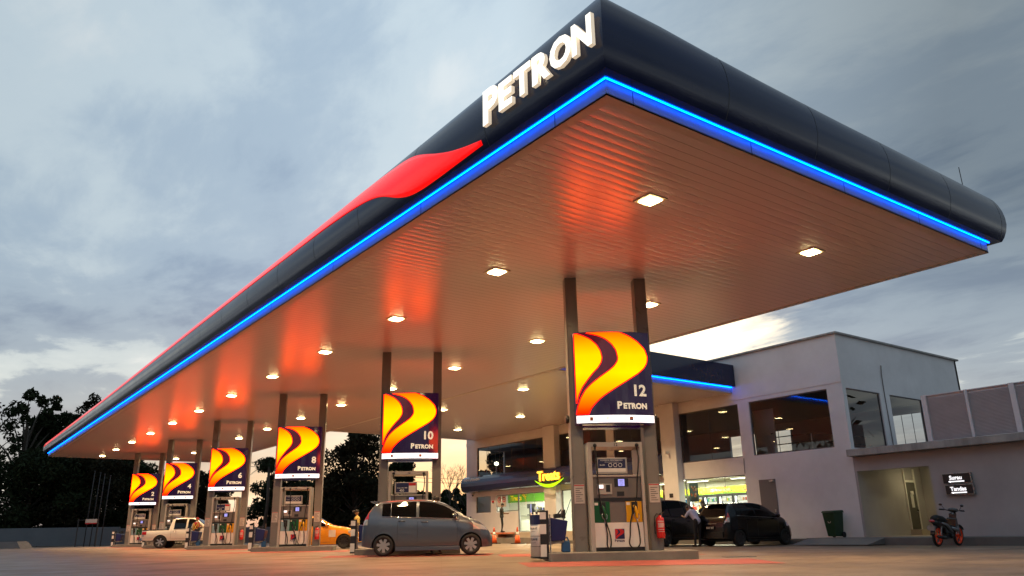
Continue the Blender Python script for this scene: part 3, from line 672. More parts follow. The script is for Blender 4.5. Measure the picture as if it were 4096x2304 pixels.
    for x, m, cn, xt in hs:
        bay = boxo('nozzle_bay', m, t, (x-0.155, x+0.155, -0.290, -0.272, Z(0.71), Z(1.098)), 0.003); bay["label"] = cn + ' nozzle bay'
        boxo('holster', M_dark, bay, (x-0.05, x+0.075, -0.302, -0.291, Z(0.86), Z(1.09)), 0.01)
        boxo('sticker', M_white, bay, (x-0.145, x-0.075, -0.293, -0.291, Z(1.03), Z(1.08)))
        mb = MB(); mb.smooth = True
        mb.tube([(x-0.015, -0.33, Z(1.02)), (x+0.01, -0.345, Z(0.98)), (x+0.03, -0.345, Z(0.90)), (x+0.035, -0.34, Z(0.80)), (x+0.04, -0.335, Z(0.765))], [0.022, 0.034, 0.034, 0.024, 0.018], 10)
        nz_ = mb.build('nozzle', m if cn != 'pale blue' else M_dark, t)
        mb = MB(); mb.smooth = True
        mb.tube([(x+0.01, -0.34, Z(0.90)), (x-0.02, -0.35, Z(0.84)), (x+0.0, -0.35, Z(0.78)), (x+0.035, -0.345, Z(0.765)), (x+0.075, -0.35, Z(0.78)), (x+0.08, -0.35, Z(0.84)), (x+0.05, -0.34, Z(0.88))], 0.008, 6)
        mb.build('trigger_guard', M_steel, nz_)
        mb = MB(); mb.smooth = True; mb.tube([(x+0.04, -0.335, Z(0.77)), (x+0.045, -0.335, Z(0.69))], [0.016, 0.013], 8); mb.build('swivel', M_steel, nz_)
        sgn = -1 if x > 0.1 else 1
        lx = x+0.045; far = 0.10 if x < 0.1 else -0.22
        pts = [(xt, -0.335, Z(2.12)), (xt+0.02, -0.35, Z(1.9)), (xt+(0.03 if xt < 0 else -0.03), -0.355, Z(1.5)), (xt+(0.05 if xt < 0 else -0.07), -0.36, Z(1.15)),
               ((xt+lx+far)/2+(0.02 if xt < 0 else -0.06), -0.365, Z(0.75)), (lx+far*0.75, -0.36, Z(0.48)), (lx+far*0.85, -0.36, Z(0.31)), (lx+far*0.45, -0.365, Z(0.225)), (lx+0.01, -0.36, Z(0.30)), (lx+0.02, -0.35, Z(0.5)), (lx, -0.337, Z(0.69))]
        # smooth through the points
        cp = [Vector(p) for p in pts]; sp2 = []
        for q in range(len(cp)-1):
            p0, p1, p2, p3 = cp[max(q-1, 0)], cp[q], cp[q+1], cp[min(q+2, len(cp)-1)]
            for s_ in range(5):
                u = s_/5; sp2.append(0.5*((2*p1)+(p2-p0)*u+(2*p0-5*p1+4*p2-p3)*u*u+(3*p1-p0-3*p2+p3)*u**3))
        sp2.append(cp[-1])
        mb = MB(); mb.smooth = True; mb.tube(sp2, 0.0135, 7); h_ = mb.build('hose', M_black, t)
        mb = MB(); mb.smooth = True; mb.lathe([(0.001, 0), (0.034, 0), (0.038, 0.02), (0.034, 0.045), (0.001, 0.045)], (xt, -0.385, Z(2.17)), 'y', 14); mb.tube([(xt, -0.365, Z(2.16)), (xt, -0.345, Z(2.08))], [0.022, 0.017], 8); mb.build('hose_swivel', M_dark, h_)
for i in range(6): pump(i)

# ================================================================== ISLANDS, GUARDS, BINS, CANS, EXTINGUISHERS
POS = ['under sign 12', 'under sign 10', 'under sign 8', 'under sign 6', 'under sign 4', 'under sign 2']
proto = {}
def reuse(key, maker, t):
    """first call builds the parts under t, later calls copy them"""
    if key not in proto: proto[key] = maker(t); return
    def cp(o, par):
        c_ = o.copy(); col.objects.link(c_); c_.parent = par
        for ch in o.children: cp(ch, c_)
    for o in proto[key]: cp(o, t)
def mk_island(t):
    mb = MB(); h_ = 0.16
    P = [(-1.42, -0.55), (1.42, -0.55), (1.42, 0.55), (-1.42, 0.55)]+[(-1.42+0.5*math.cos(a)*0.6, 0.55*math.sin(a)) for a in [R(110+20*q) for q in range(8)]][:0]
    mb.prism(P, -0.15, h_, 'z'); return [mb.build('kerb_block', M_concrete, t, bevel=0.02)]
def mk_shield(t):
    r = []
    mb = MB(); n = 12; vs = []
    for lv, z in enumerate((0.06, 0.90)):
        for q in range(n+1):
            a = R(90+180*q/n); vs.append((-1.56+0.16*math.cos(a), 0.30*math.sin(a), z))
    mb.smooth = True; mb.add(vs, [(q, q+1, n+2+q, n+1+q) for q in range(n)]); r.append(mb.build('curved_shield', M_white, t, solid=0.02))
    mb = MB()
    for q in range(n):
        for k_, (z0, z1) in enumerate(((0.675, 0.855),)):
            a0, a1 = R(90+180*q/n), R(90+180*(q+1)/n)
            mb.add([(-1.56+0.164*math.cos(a0), 0.304*math.sin(a0), z0), (-1.56+0.164*math.cos(a1), 0.304*math.sin(a1), z0), (-1.56+0.164*math.cos(a1), 0.304*math.sin(a1), z1), (-1.56+0.164*math.cos(a0), 0.304*math.sin(a0), z1)], [(0, 1, 2, 3)])
    r.append(mb.build('blue_panel', M_navytxt, t, fixn=False))
    mb = MB()
    for z in (0.06, 0.27, 0.46):
        for q in range(n):
            a0, a1 = R(90+180*q/n), R(90+180*(q+1)/n); h_ = 0.03 if z < 0.1 else 0.008
            mb.add([(-1.56+0.165*math.cos(a0), 0.305*math.sin(a0), z), (-1.56+0.165*math.cos(a1), 0.305*math.sin(a1), z), (-1.56+0.165*math.cos(a1), 0.305*math.sin(a1), z+h_), (-1.56+0.165*math.cos(a0), 0.305*math.sin(a0), z+h_)], [(0, 1, 2, 3)])
    for q in range(0, n, 2):
        a0, a1 = R(90+180*q/n), R(90+180*(q+1)/n)
        mb.add([(-1.56+0.165*math.cos(a0), 0.305*math.sin(a0), 0.865), (-1.56+0.165*math.cos(a1), 0.305*math.sin(a1), 0.865), (-1.56+0.165*math.cos(a1), 0.305*math.sin(a1), 0.90), (-1.56+0.165*math.cos(a0), 0.305*math.sin(a0), 0.90)], [(0, 1, 2, 3)])
    r.append(mb.build('shield_marking', M_dark, t, fixn=False))
    # words on the curved face
    def wrap(v):
        a = R(215)+(v.x)/0.24; return Vector((-1.56+0.167*math.cos(a), 0.307*math.sin(a), v.z))
    mb = MB(); put_text(mb, 'PETRON 97', 0.055, (0, 0, 0.585), bold=0.03, warp=wrap); put_text(mb, 'Xtra Premium', 0.03, (0, 0, 0.54), warp=wrap); put_text(mb, 'PETRON 95', 0.055, (0, 0, 0.385), bold=0.03, warp=wrap); put_text(mb, 'Xtra Unleaded', 0.03, (0, 0, 0.335), warp=wrap)
    r.append(mb.build('lettering', M_navytxt, t, fixn=False))
    return r
def mk_guard(t):
    r = []
    # chequered edge facing the lane
    mb = MB(); mb.box(-1.565, -1.405, -0.315, -0.285, 0.05, 0.93); mb.box(-1.565, -1.535, -0.285, 0.30, 0.05, 0.93); r.append(mb.build('edge_panel', M_dark, t))
    mb = MB()
    for q, (z0, z1) in enumerate(((0.09, 0.31), (0.50, 0.68), (0.77, 0.90))): mb.box(-1.567, -1.45, -0.318, -0.3155, z0, z1)
    r.append(mb.build('white_square', M_white, t))
    mb = MB(); mb.tube([(-1.375, -0.30, 0.02), (-1.375, -0.30, 0.86)], 0.014, 8); r.append(mb.build('pole', M_steel, t))
    return r
def mk_bin(t):
    r = []
    mb = MB(); mb.hexa([(-1.35, -0.26, 0.36), (-1.08, -0.26, 0.38), (-1.08, 0.20, 0.38), (-1.35, 0.20, 0.36)], [(-1.36, -0.28, 0.80), (-1.02, -0.28, 0.735), (-1.02, 0.22, 0.735), (-1.36, 0.22, 0.80)])
    r.append(mb.build('bin_body', M_blue, t, bevel=0.015))
    mb = MB(); mb.hexa([(-1.37, -0.24, 0.30), (-1.10, -0.24, 0.345), (-1.10, 0.18, 0.345), (-1.37, 0.18, 0.30)], [(-1.37, -0.24, 0.345), (-1.10, -0.24, 0.37), (-1.10, 0.18, 0.37), (-1.37, 0.18, 0.345)]); r.append(mb.build('bracket', M_grey, t))
    mb = MB(); mb.box(-1.25, -1.14, -0.18, 0.10, 0.79, 0.87); mb.tube([(-1.2, -0.1, 0.85), (-1.12, -0.12, 0.95)], 0.012, 6); mb.hexa([(-1.13, -0.2, 0.80), (-1.05, -0.2, 0.78), (-1.05, 0.0, 0.78), (-1.13, 0.0, 0.80)], [(-1.10, -0.2, 0.93), (-1.05, -0.2, 0.95), (-1.05, 0.0, 0.95), (-1.10, 0.0, 0.93)])
    r.append(mb.build('squeegee_caddy', M_dark, t, bevel=0.004))
    return r
def mk_can(t):
    mb = MB(); mb.smooth = True
    prof = [(-0.075, 0), (0.075, 0), (0.085, 0.03), (0.085, 0.15), (0.065, 0.205), (-0.04, 0.21), (-0.08, 0.17), (-0.085, 0.03)]
    mb.smooth = False; mb.prism(prof, -0.06, 0.06, 'y'); a = mb.build('can_body', M_can, t, bevel=0.02, seg=3)
    mb = MB(); mb.smooth = True; mb.tube([(-0.02, 0, 0.19), (-0.02, 0, 0.255), (0.03, 0, 0.27), (0.055, 0, 0.22), (0.06, 0, 0.18)], 0.016, 8); mb.tube([(-0.06, 0, 0.16), (-0.075, 0, 0.22)], [0.02, 0.016], 8)
    return [a, mb.build('can_handle', M_can, t)]
def mk_ext(t):
    mb = MB(); mb.smooth = True
    mb.lathe([(0.001, 0), (0.075, 0), (0.082, 0.02), (0.082, 0.34), (0.07, 0.385), (0.03, 0.41), (0.028, 0.43), (0.001, 0.43)], (0, 0, 0), 'z', 20); a = mb.build('cylinder', M_ext, t)
    mb = MB(); mb.box(-0.02, 0.02, -0.015, 0.015, 0.42, 0.46); mb.tube([(-0.01, 0, 0.455), (0.09, -0.03, 0.49)], 0.008, 6); mb.tube([(0, 0, 0.44), (-0.06, 0, 0.46), (-0.105, 0, 0.40), (-0.115, 0, 0.25), (-0.105, 0, 0.08)], 0.011, 7)
    c_ = mb.build('valve', M_dark, t)
    mb = MB(); ang = [R(225+90*q/6) for q in range(7)]
    for z0, z1 in ((0.30, 0.325), (0.20, 0.285), (0.155, 0.17), (0.12, 0.13)):
        mb.add([(0.0835*math.cos(a_), 0.0835*math.sin(a_), z) for z in (z0, z1) for a_ in ang], [(q, q+1, 8+q, 7+q) for q in range(6)])
    d = mb.build('label_print', mat('ext_label', (0.55, 0.35, 0.33), 0.5), t, fixn=False)
    return [a, c_, d]
for i, Mi in enumerate(MI):
    zg = gz(Mi.x*K, Mi.y*K)
    base = Vector((Mi.x*K, Mi.y*K, zg))
    t = thing('pump_island', 'raised concrete pump island %s' % POS[i], 'island', base, SK, 'concrete pump islands'); reuse('island', mk_island, t)
    t = thing('island_guard', 'black and white chequered guard post on the island end %s' % POS[i], 'guard post', base, SK, 'chequered guards at the island ends'); reuse('guard', mk_guard, t)
    if i == 0: mk_shield(t)
    t = thing('squeegee_bin', 'blue sloping bin behind the chequered guard %s' % POS[i], 'bin', base, SK, 'blue bins on the island ends'); reuse('bin', mk_bin, t)
    if i in (0, 2, 3):
        t = thing('jerry_can', 'blue plastic water can on the island %s' % POS[i], 'jerry can', base+(e1*-1.06+e2*-0.15)*K+Vector((0, 0, 0.16*K)), SK, 'blue water cans'); reuse('can', mk_can, t)
    if i in (0, 1, 2, 3):
        t = thing('fire_extinguisher', 'red fire extinguisher on the column %s' % POS[i], 'fire extinguisher', base+(e1*0.80+e2*-0.225)*K+Vector((0, 0, 0.38*K)), SK, 'fire extinguishers on the columns'); reuse('ext', mk_ext, t)
    # painted red bays either side of the island
    mb = MB(); T = Matrix.Translation(Mi) @ Matrix.Rotation(SK, 4, 'Z')
    for poly in ([(-2.05, -0.72), (-2.05, -2.70), (1.30, -3.0), (2.05, -3.0), (2.35, -0.72)], [(-2.05, 2.9), (-2.05, 5.0), (1.3, 5.1), (2.4, 2.9), (2.4, 1.8), (1.9, 2.9)]):
        if i and poly[0][1] > 0: continue
        pts = [T @ Vector((*p, 0)) for p in poly]
        mb.add([(p.x, p.y, gz(p.x*K, p.y*K)/K+0.004) for p in pts], [tuple(range(len(pts)))])
    tag(mb.build('road_marking', M_redband, None, fixn=False), kind='structure', label='red painted bay on the concrete %s' % POS[i])
#@@PART2
# ================================================================== SHOP BUILDING
shop = thing('shop_building', 'two storey white rendered petrol station shop with long upper windows', 'building')
YE, YW, XF = 14.93, 39.05, 34.37        # near end, far end, back
ZF0, ZF1, ZTOP = 3.19, 5.246, 7.14
b = MB()
b.box(XB, XB+0.15, YE, YW, ZF1, ZTOP)                                   # front, above the windows
b.box(XB, XB+0.15, YE, 15.54, 2.9, ZF1); b.box(XB, XB+0.15, 37.95, YW, ZF0, ZF1)
b.box(XB, XB+0.15, 18.93, 19.45, ZF0, ZF1); b.box(XB, XB+0.15, 26.6, 27.1, ZF0, ZF1)
b.box(XB, XB+0.15, YE, 19.45, -0.2, 2.9); b.box(XB, XB+0.15, 15.54, 19.45, 2.9, ZF0)
b.box(XB, XB+0.15, 19.45, YW, 2.52, ZF0); b.box(XB, XB+0.15, 19.45, 30.5, -0.2, 0.42); b.box(XB, XB+0.15, 26.6, 27.0, 0.42, 2.52)
# kiosk front
b.box(XB, XB+0.15, 30.5, YW, -0.2, 0.58)
b.box(XB, XB+0.15, 30.5, 31.4, 0.58, 2.52); b.box(XB, XB+0.15, 38.07, YW, 0.58, 2.52); b.box(XB, XB+0.15, 36.1, 36.6, 0.58, 2.52)
b.box(XB, XB+0.15, 36.6, 38.07, 0.58, 1.65); b.box(XB, XB+0.15, 34.1, 36.1, 0.58, 1.63)
# end towards the road
b.box(XB+0.15, XF, YE, YE+0.15, ZF1-0.03, ZTOP); b.box(XB+0.15, 25.62, YE, YE+0.15, 2.9, ZF1-0.03)
b.box(27.85, 28.52, YE, YE+0.15, 2.9, ZF1-0.03); b.box(30.95, XF, YE, YE+0.15, 2.9, ZF1-0.03); b.box(25.62, 30.95, YE, YE+0.15, 2.9, 3.12)
# far end and back
b.box(XB+0.15, XF, YW-0.15, YW, -0.2, ZF0); b.box(XB+0.15, XF, YW-0.15, YW, ZF1, ZTOP); b.box(28.05, XF, YW-0.15, YW, ZF0, ZF1)
b.box(XF-0.15, XF, YE, YW, -0.2, ZF0); b.box(XF-0.15, XF, YE, YW, ZF1-0.04, ZTOP)
for a, c_ in ((YE, 15.7), (18.05, 23.2), (26.95, YW)): b.box(XF-0.148, XF-0.002, a, c_, ZF0, ZF1-0.04)
b.build('wall', M_wall, shop)
b = MB(); b.box(XB-0.10, XB+0.2, YE-0.10, YW+0.1, ZTOP, ZTOP+0.07); b.box(XB+0.2, XF+0.1, YE-0.10, YE+0.2, ZTOP, ZTOP+0.07); b.box(XF-0.2, XF+0.1, YE+0.2, YW+0.1, ZTOP, ZTOP+0.07); b.build('parapet_cap', M_beam, shop, bevel=0.01)
b = MB(); b.box(XB+0.15, XF-0.15, YE+0.15, YW-0.15, 6.5, 6.6); b.build('roof', M_beam, shop)
for a, c_ in ((22.52, 23.32), (30.5, 31.4)):
    b = MB(); b.box(XB-0.36, XB-0.003, a, c_, 0.02, 5.695); b.build('pillar', M_wall, shop, bevel=0.01)
b = MB(); b.box(XB-0.02, XB+0.0, YE, YW, 5.40, 5.60); b.build('string_course', M_wall, shop)
b = MB(); b.box(XB+0.16, XF-0.16, YE+0.16, YW-0.16, 3.02, 3.15); b.box(XB+0.16, XF-0.16, YE+0.16, YW-0.16, 5.55, 5.6); b.build('upper_floor', M_interior, shop)
# upper windows: frame, glass and joints
def window(y0, y1, z0, z1, joints, m=M_glass, x=XB+0.06, nm='window'):
    mb = MB(); t_ = 0.035
    mb.box(x-0.02, x+0.03, y0, y1, z0, z0+t_); mb.box(x-0.02, x+0.03, y0, y1, z1-t_, z1); mb.box(x-0.02, x+0.03, y0, y0+t_, z0+t_, z1-t_); mb.box(x-0.02, x+0.03, y1-t_, y1, z0+t_, z1-t_)
    f_ = mb.build(nm+'_frame', M_door, shop)
    mb = MB(); mb.add([(x, y0+t_, z0+t_), (x, y1-t_, z0+t_), (x, y1-t_, z1-t_), (x, y0+t_, z1-t_)], [(3, 2, 1, 0)]); mb.build('glass', m, f_, fixn=False)
    mb = MB()
    for j in range(1, joints): mb = MB(); yy = y0+(y1-y0)*j/joints; mb.box(x-0.006, x+0.006, yy-0.006, yy+0.006, z0+t_, z1-t_); mb.build('glass_joint', M_conduit, f_)
    return f_
for y0, y1, n in ((15.54, 18.93, 1), (19.45, 22.52, 2), (23.32, 26.6, 3), (27.1, 30.5, 3), (31.4, 37.95, 6)): window(y0, y1, ZF0, ZF1, n)
for y0, y1, n in ((19.45, 22.50, 3), (23.34, 26.6, 3), (27.0, 30.48, 3)): window(y0, y1, 0.42, 2.52, n, M_shopglass, nm='shop_window')
window(36.6, 38.07, 1.65, 2.60, 1, M_glass, nm='kiosk_window')
window(31.42, 34.1, 0.60, 2.52, 2, M_shopglass, nm='kiosk_glazing'); window(34.12, 36.1, 1.66, 2.52, 1, M_shopglass, nm='counter_window')
for x0, x1 in ((25.62, 27.85), (28.52, 30.95)):
    mb = MB(); y = YE+0.06; z0, z1 = 3.12, ZF1-0.03
    mb.box(x0, x1, y-0.02, y+0.03, z0, z0+0.035); mb.box(x0, x1, y-0.02, y+0.03, z1-0.035, z1); mb.box(x0, x0+0.035, y-0.02, y+0.03, z0+0.035, z1-0.035); mb.box(x1-0.035, x1, y-0.02, y+0.03, z0+0.035, z1-0.035)
    f_ = mb.build('window_frame', M_door, shop)
    mb = MB(); mb.add([(x0+0.03, y, z0), (x1-0.03, y, z0), (x1-0.03, y, z1), (x0+0.03, y, z1)], [(0, 1, 2, 3)]); mb.build('glass', M_glass, f_, fixn=False)
for (y0, y1) in ((15.7, 18.05), (23.2, 26.95)):
    mb = MB()
    for q in range(1, 5): yy = y0+(y1-y0)*q/5; mb.box(XF-0.08, XF-0.06, yy-0.012, yy+0.012, ZF0, ZF1-0.04)
    mb.build('rear_window_bar', M_conduit, shop)
mb = MB()
for q in range(1, 4): xx = 25.55+2.5*q/4; mb.box(xx-0.012, xx+0.012, YW-0.09, YW-0.07, ZF0, ZF1)
mb.build('end_window_bar', M_conduit, shop)
# grey service door
d = boxo('service_door', M_door, shop, (XB-0.03, XB-0.002, 18.10, 18.82, 0.21, 2.28), 0.006)
boxo('door_closer', M_steel, d, (XB-0.08, XB-0.032, 18.14, 18.34, 2.18, 2.24)); boxo('door_handle', M_steel, d, (XB-0.07, XB-0.032, 18.16, 18.22, 1.10, 1.20))
b = MB(); b.tube([(XB-0.02, 19.40, 3.13), (XB-0.02, 19.42, 2.56)], 0.012, 6); b.build('drain_pipe', M_conduit, shop)
b = MB(); b.tube([(28.2, YE-0.03, 6.28), (28.12, YE-0.04, 5.95), (28.14, YE-0.02, 5.2), (28.2, YE-0.02, 3.05)], 0.018, 6); b.build('conduit', M_conduit, shop)
for z in (5.6, 4.8, 4.0, 3.4): pass
# upper storey contents: a door leaf and a stair rail
t = thing('interior_door', 'white door standing open behind the upper window over the grey door', 'door', (0, 0, 0)); b = MB(); b.box(26.22, 26.27, 18.45, 19.40, 3.16, 5.0); b.build('door_leaf', M_white, t); b = MB(); b.box(26.15, 26.2, 18.52, 18.62, 4.0, 4.05); b.build('handle', M_steel, t)
t = thing('stair_rail', 'thin metal stair railing inside the upper storey', 'railing', (0, 0, 0)); b = MB()
for q in range(4): b.tube([(27.6, 16.9+0.9*q, 3.15), (27.6, 16.9+0.9*q, 4.05-0.12*max(0, 1-q))], 0.022, 6)
b.build('baluster', M_steel, t)
for z in (4.05, 3.75, 3.45):
    b = MB(); b.tube([(27.6, 19.6, z), (27.6, 17.8, z), (27.6, 16.9, z-0.12), (27.6, 15.4, z-0.42)], 0.020, 6); b.build('rail', M_steel, t)

# barrel awning over the kiosk
aw = thing('shop_awning', 'navy barrel awning along the kiosk front lettered in white', 'awning')
AP = [(25.0, 3.62), (24.86, 3.55), (24.76, 3.42), (24.70, 3.25), (24.70, 3.08), (24.76, 2.90), (24.84, 2.80), (25.0, 2.76), (25.38, 2.76), (25.38, 3.62)]
b = MB(); b.prism(AP, 23.33, 30.5, 'y'); b.prism([(x_, z_) for x_, z_ in AP], 30.5, 38.6, 'y'); b = MB()
b.prism(AP, 23.33, 38.6, 'y'); b.build('awning_shell', mat('awning_navy', (0.012, 0.016, 0.075), 0.22, coat=0.5), aw, bevel=0.01)
b = MB(); put_text(b, 'KEDAI SERBANEKA', 0.19, (24.72, 38.35, 3.36), WEST, bold=0.02, align='LEFT', warp=lambda v: Vector((v.x-0.0+0.28*(v.z-3.30), v.y, v.z))); b.build('lettering', M_white, aw, fixn=False)
# lit word on the awning with a green leaf
ts = thing('lit_shop_sign', 'glowing yellow word above a green curve on the navy awning', 'sign')
M_ty = mat('treats_yellow', (0.9, 0.7, 0.1), 0.4, emit=(1.0, 0.78, 0.07), es=1.3); M_tg = mat('treats_green', (0.3, 0.6, 0.0), 0.4, emit=(0.40, 0.85, 0.0), es=1.0); M_to = mat('treats_orange', (0.8, 0.3, 0.0), 0.4, emit=(1.0, 0.25, 0.0), es=0.7)
b = MB(); put_text(b, 'Treats', 0.66, (24.56, 30.45, 2.98), WEST, bold=0.018, extrude=0.02, spacing=1.0); 
vs_y = b.v; b.build('lettering', M_ty, ts, fixn=False)
b = MB(); put_text(b, 'Treats', 0.66, (24.61, 30.45, 2.98), WEST, bold=0.042, extrude=0.01, spacing=1.0); b.build('letter_edge', M_to, ts, fixn=False)
b = MB(); n = 24; vs = []
for q in range(n+1):
    u = q/n; y = 31.55-2.25*u; zc_ = 3.02-0.42*math.sin(math.pi*u)**0.9*(0.55 if u > 0.5 else 0.55)-0.0*u; th = 0.16*math.sin(math.pi*u)**0.8+0.004
    vs += [(24.57, y, zc_), (24.57, y, zc_-th)]
b.add(vs, [(2*q, 2*q+1, 2*q+3, 2*q+2) for q in range(n)]); b.build('leaf_curve', M_tg, ts, fixn=False, solid=0.03)
boxo('mounting_rail', M_conduit, ts, (24.63, 24.72, 29.5, 31.4, 3.08, 3.13))

# ---- shop interior
inte = thing('shop_interior', 'bright white shop room with ceiling tubes seen through the glass', 'room'); inte["kind"] = 'structure'
b = MB(); b.box(XB+0.16, 32.0, 19.40, 38.88, 2.86, 2.92); b.build('ceiling', M_shopwhite, inte)
b = MB(); b.box(XB+0.16, 32.0, 19.40, 38.88, 0.36, 0.41); b.build('floor', M_shopwhite, inte)
b = MB(); b.box(32.0, 32.1, 19.40, 38.88, 0.3, 2.92); b.box(XB+0.16, 32.0, 19.30, 19.40, 0.3, 2.92); b.box(28.3, 28.4, 31.6, 38.88, 0.41, 2.86); b.box(26.0, 28.3, 31.5, 31.6, 0.41, 2.86); b.box(XB+0.30, XB+0.34, 36.45, 38.6, 0.6, 2.7); b.build('inner_wall', M_shopwhite, inte)  # the last panel is added behind the small kiosk window to keep it dark
LT = bpy.data.lights.new('tube_light', 'AREA'); LT.shape = 'RECTANGLE'; LT.size = 0.15; LT.size_y = 1.5; LT.energy = 75; LT.color = (1.0, 0.98, 0.72)
LTK = LT.copy(); LTK.energy = 190; LTK.size_y = 1.5
tube0 = None; nt_ = 0
ROWN = ['by the window', 'one row in', 'two rows in', 'three rows in', 'by the coolers']
for ri, x in enumerate((26.8, 28.2, 29.6, 31.0)):
    for k_, y in enumerate((21.2, 23.9, 26.6, 29.3) + ((33.0, 35.2) if x < 28 else ())):
        nm = 'fluorescent ceiling tube %s, %s from the near end' % (ROWN[ri], ORD[k_])
        if y > 31: nm = 'fluorescent tube over the kiosk counter, ' + ORD[k_-4]
        t = thing('ceiling_tube', nm, 'tube light', (x*K, y*K, 2.85*K), 0, 'fluorescent tubes in the shop')
        if tube0 is None:
            mb = MB(); mb.box(-0.11, 0.11, -0.62, 0.62, -0.03, 0.0); a_ = mb.build('tube_housing', M_white, t); mb = MB(); mb.box(-0.09, 0.09, -0.60, 0.60, -0.045, -0.032); c_ = mb.build('tube_diffuser', M_tube, t); tube0 = (a_, c_)
        else:
            for o in tube0: q = o.copy(); col.objects.link(q); q.parent = t
        lo = bpy.data.objects.new('tube_light', LTK if y > 31 else LT); col.objects.link(lo); lo.parent = t; lo.location = (0, 0, -0.07*K)
# banner with coloured squares
def bannermat():
    m = bpy.data.materials.new('cooler_banner'); m.use_nodes = True; t = m.node_tree; bs = t.nodes["Principled BSDF"]; G = t.nodes.new("ShaderNodeNewGeometry")
    mp = t.nodes.new("ShaderNodeMapping"); mp.inputs["Scale"].default_value = (0, 9, 9); t.links.new(G.outputs["Position"], mp.inputs[0])
    v = t.nodes.new("ShaderNodeVectorMath"); v.operation = 'FLOOR'; t.links.new(mp.outputs[0], v.inputs[0])
    wn_ = t.nodes.new("ShaderNodeTexWhiteNoise"); t.links.new(v.outputs[0], wn_.inputs[0])
    r = t.nodes.new("ShaderNodeValToRGB"); cr = r.color_ramp; cr.interpolation = 'CONSTANT'
    cr.elements[0].position = 0; cr.elements[0].color = (0.75, 0.78, 0.03, 1); cr.elements[1].position = 0.62; cr.elements[1].color = (0.85, 0.42, 0.04, 1)
    for p_, c_ in ((0.42, (0.60, 0.80, 0.03, 1)), (0.78, (0.40, 0.05, 0.02, 1)), (0.84, (0.85, 0.60, 0.08, 1)), (0.93, (0.15, 0.40, 0.04, 1))):
        e = cr.elements.new(p_); e.color = c_
    t.links.new(wn_.outputs[0], r.inputs[0]); t.links.new(r.outputs[0], bs.inputs["Base Color"]); bs.inputs["Roughness"].default_value = 0.4
    # the banner colours also emit a little
    t.links.new(r.outputs[0], bs.inputs["Emission Color"]); bs.inputs["Emission Strength"].default_value = 0.35
    return m
M_ban = bannermat()
bn = thing('cooler_banner', 'yellow and green banner with coloured squares over the drink coolers', 'banner'); boxo('banner_face', M_ban, bn, (31.44, 31.48, 19.5, 31.3, 2.24, 2.52)); boxo('green_base', mat('banner_green', (0.25, 0.55, 0.02), 0.4), bn, (31.45, 31.49, 19.5, 31.3, 2.19, 2.238))
b = MB(); put_text(b, 'minuman sejuk', 0.20, (31.425, 25.6, 2.32), WEST, bold=0.02); b.build('lettering', M_white, bn, fixn=False)
rng = random.Random(4)
cool0 = None
PC = [mat('pack_%d' % q, c_, 0.4) for q, c_ in enumerate(((0.6, 0.05, 0.03), (0.05, 0.25, 0.5), (0.7, 0.5, 0.05), (0.08, 0.4, 0.1), (0.7, 0.7, 0.7), (0.5, 0.2, 0.05)))]
M_coolglow = mat('cooler_light', (1, 1, 1), 0.5, emit=(0.95, 1.0, 0.95), es=1.8)
for q in range(12):
    y0 = 30.6-0.92*q
    t = thing('drinks_cooler', 'black framed glass drinks cooler under the banner, %s of the row' % ORD[q], 'cooler', (31.1*K, y0*K, 0.41*K), 0, 'drinks coolers along the back wall')
    mb = MB(); mb.box(0.3, 0.75, -0.45, 0.45, 0, 1.74); mb.box(-0.02, 0.3, -0.45, -0.40, 0, 1.74); mb.box(-0.02, 0.3, 0.40, 0.45, 0, 1.74); mb.box(-0.02, 0.3, -0.40, 0.40, 1.66, 1.74); mb.box(-0.02, 0.3, -0.4, 0.4, 0.0, 0.15); mb.build('cooler_cabinet', M_dark, t)
    mb = MB(); mb.box(0.02, 0.05, 0.30, 0.37, 0.2, 1.62); mb.build('cooler_lamp', M_coolglow, t); mb = MB(); mb.box(0.285, 0.298, -0.40, 0.40, 0.16, 1.65); mb.build('glow_back_panel', mat('cooler_back_glow', (0.8, 0.8, 0.75), 0.5, emit=(0.9, 0.95, 0.8), es=0.8), t)  # back panel emission added to make the cooler inside look bright
    mb = MB()
    for s_ in range(5): mb.box(0.03, 0.28, -0.38, 0.38, 0.28+0.28*s_, 0.295+0.28*s_)
    mb.build('cooler_shelf', M_steel, t)
    mb = MB()
    for s_ in range(5):
        for c_ in range(9):
            mb.m = rng.choice([4, 4, rng.randrange(6), (s_+q) % 6]); h_ = rng.uniform(0.12, 0.19); mb.box(0.10, 0.2, -0.365+0.078*c_, -0.325+0.078*c_, 0.296+0.28*s_, 0.296+0.28*s_+h_)
    mb.build('drink_bottles', PC, t)["kind"] = 'stuff'
# shelving gondolas
for q, (x, y) in enumerate(((27.5, 21.0), (27.5, 24.8), (29.4, 21.0), (29.4, 24.8), (28.2, 28.6))):
    t = thing('snack_shelf', 'low white snack shelf in the shop, %s from the near end' % ORD[q], 'shelf', (x*K, y*K, 0.41*K), 0, 'snack shelves in the shop')
    mb = MB(); mb.box(-0.04, 0.04, -1.1, 1.1, 0, 1.1)
    for s_ in range(4): mb.box(-0.35, 0.35, -1.1, 1.1, 0.08+0.27*s_, 0.10+0.27*s_)
    mb.build('shelf_frame', M_shopwhite, t)
    mb = MB()
    for s_ in range(4):
        for c_ in range(20):
            mb.m = rng.randrange(6); h_ = rng.uniform(0.1, 0.2); mb.box(-0.33, -0.08, -1.08+0.108*c_, -0.99+0.108*c_, 0.101+0.27*s_, 0.101+0.27*s_+h_)
    mb.build('packets', PC, t)["kind"] = 'stuff'
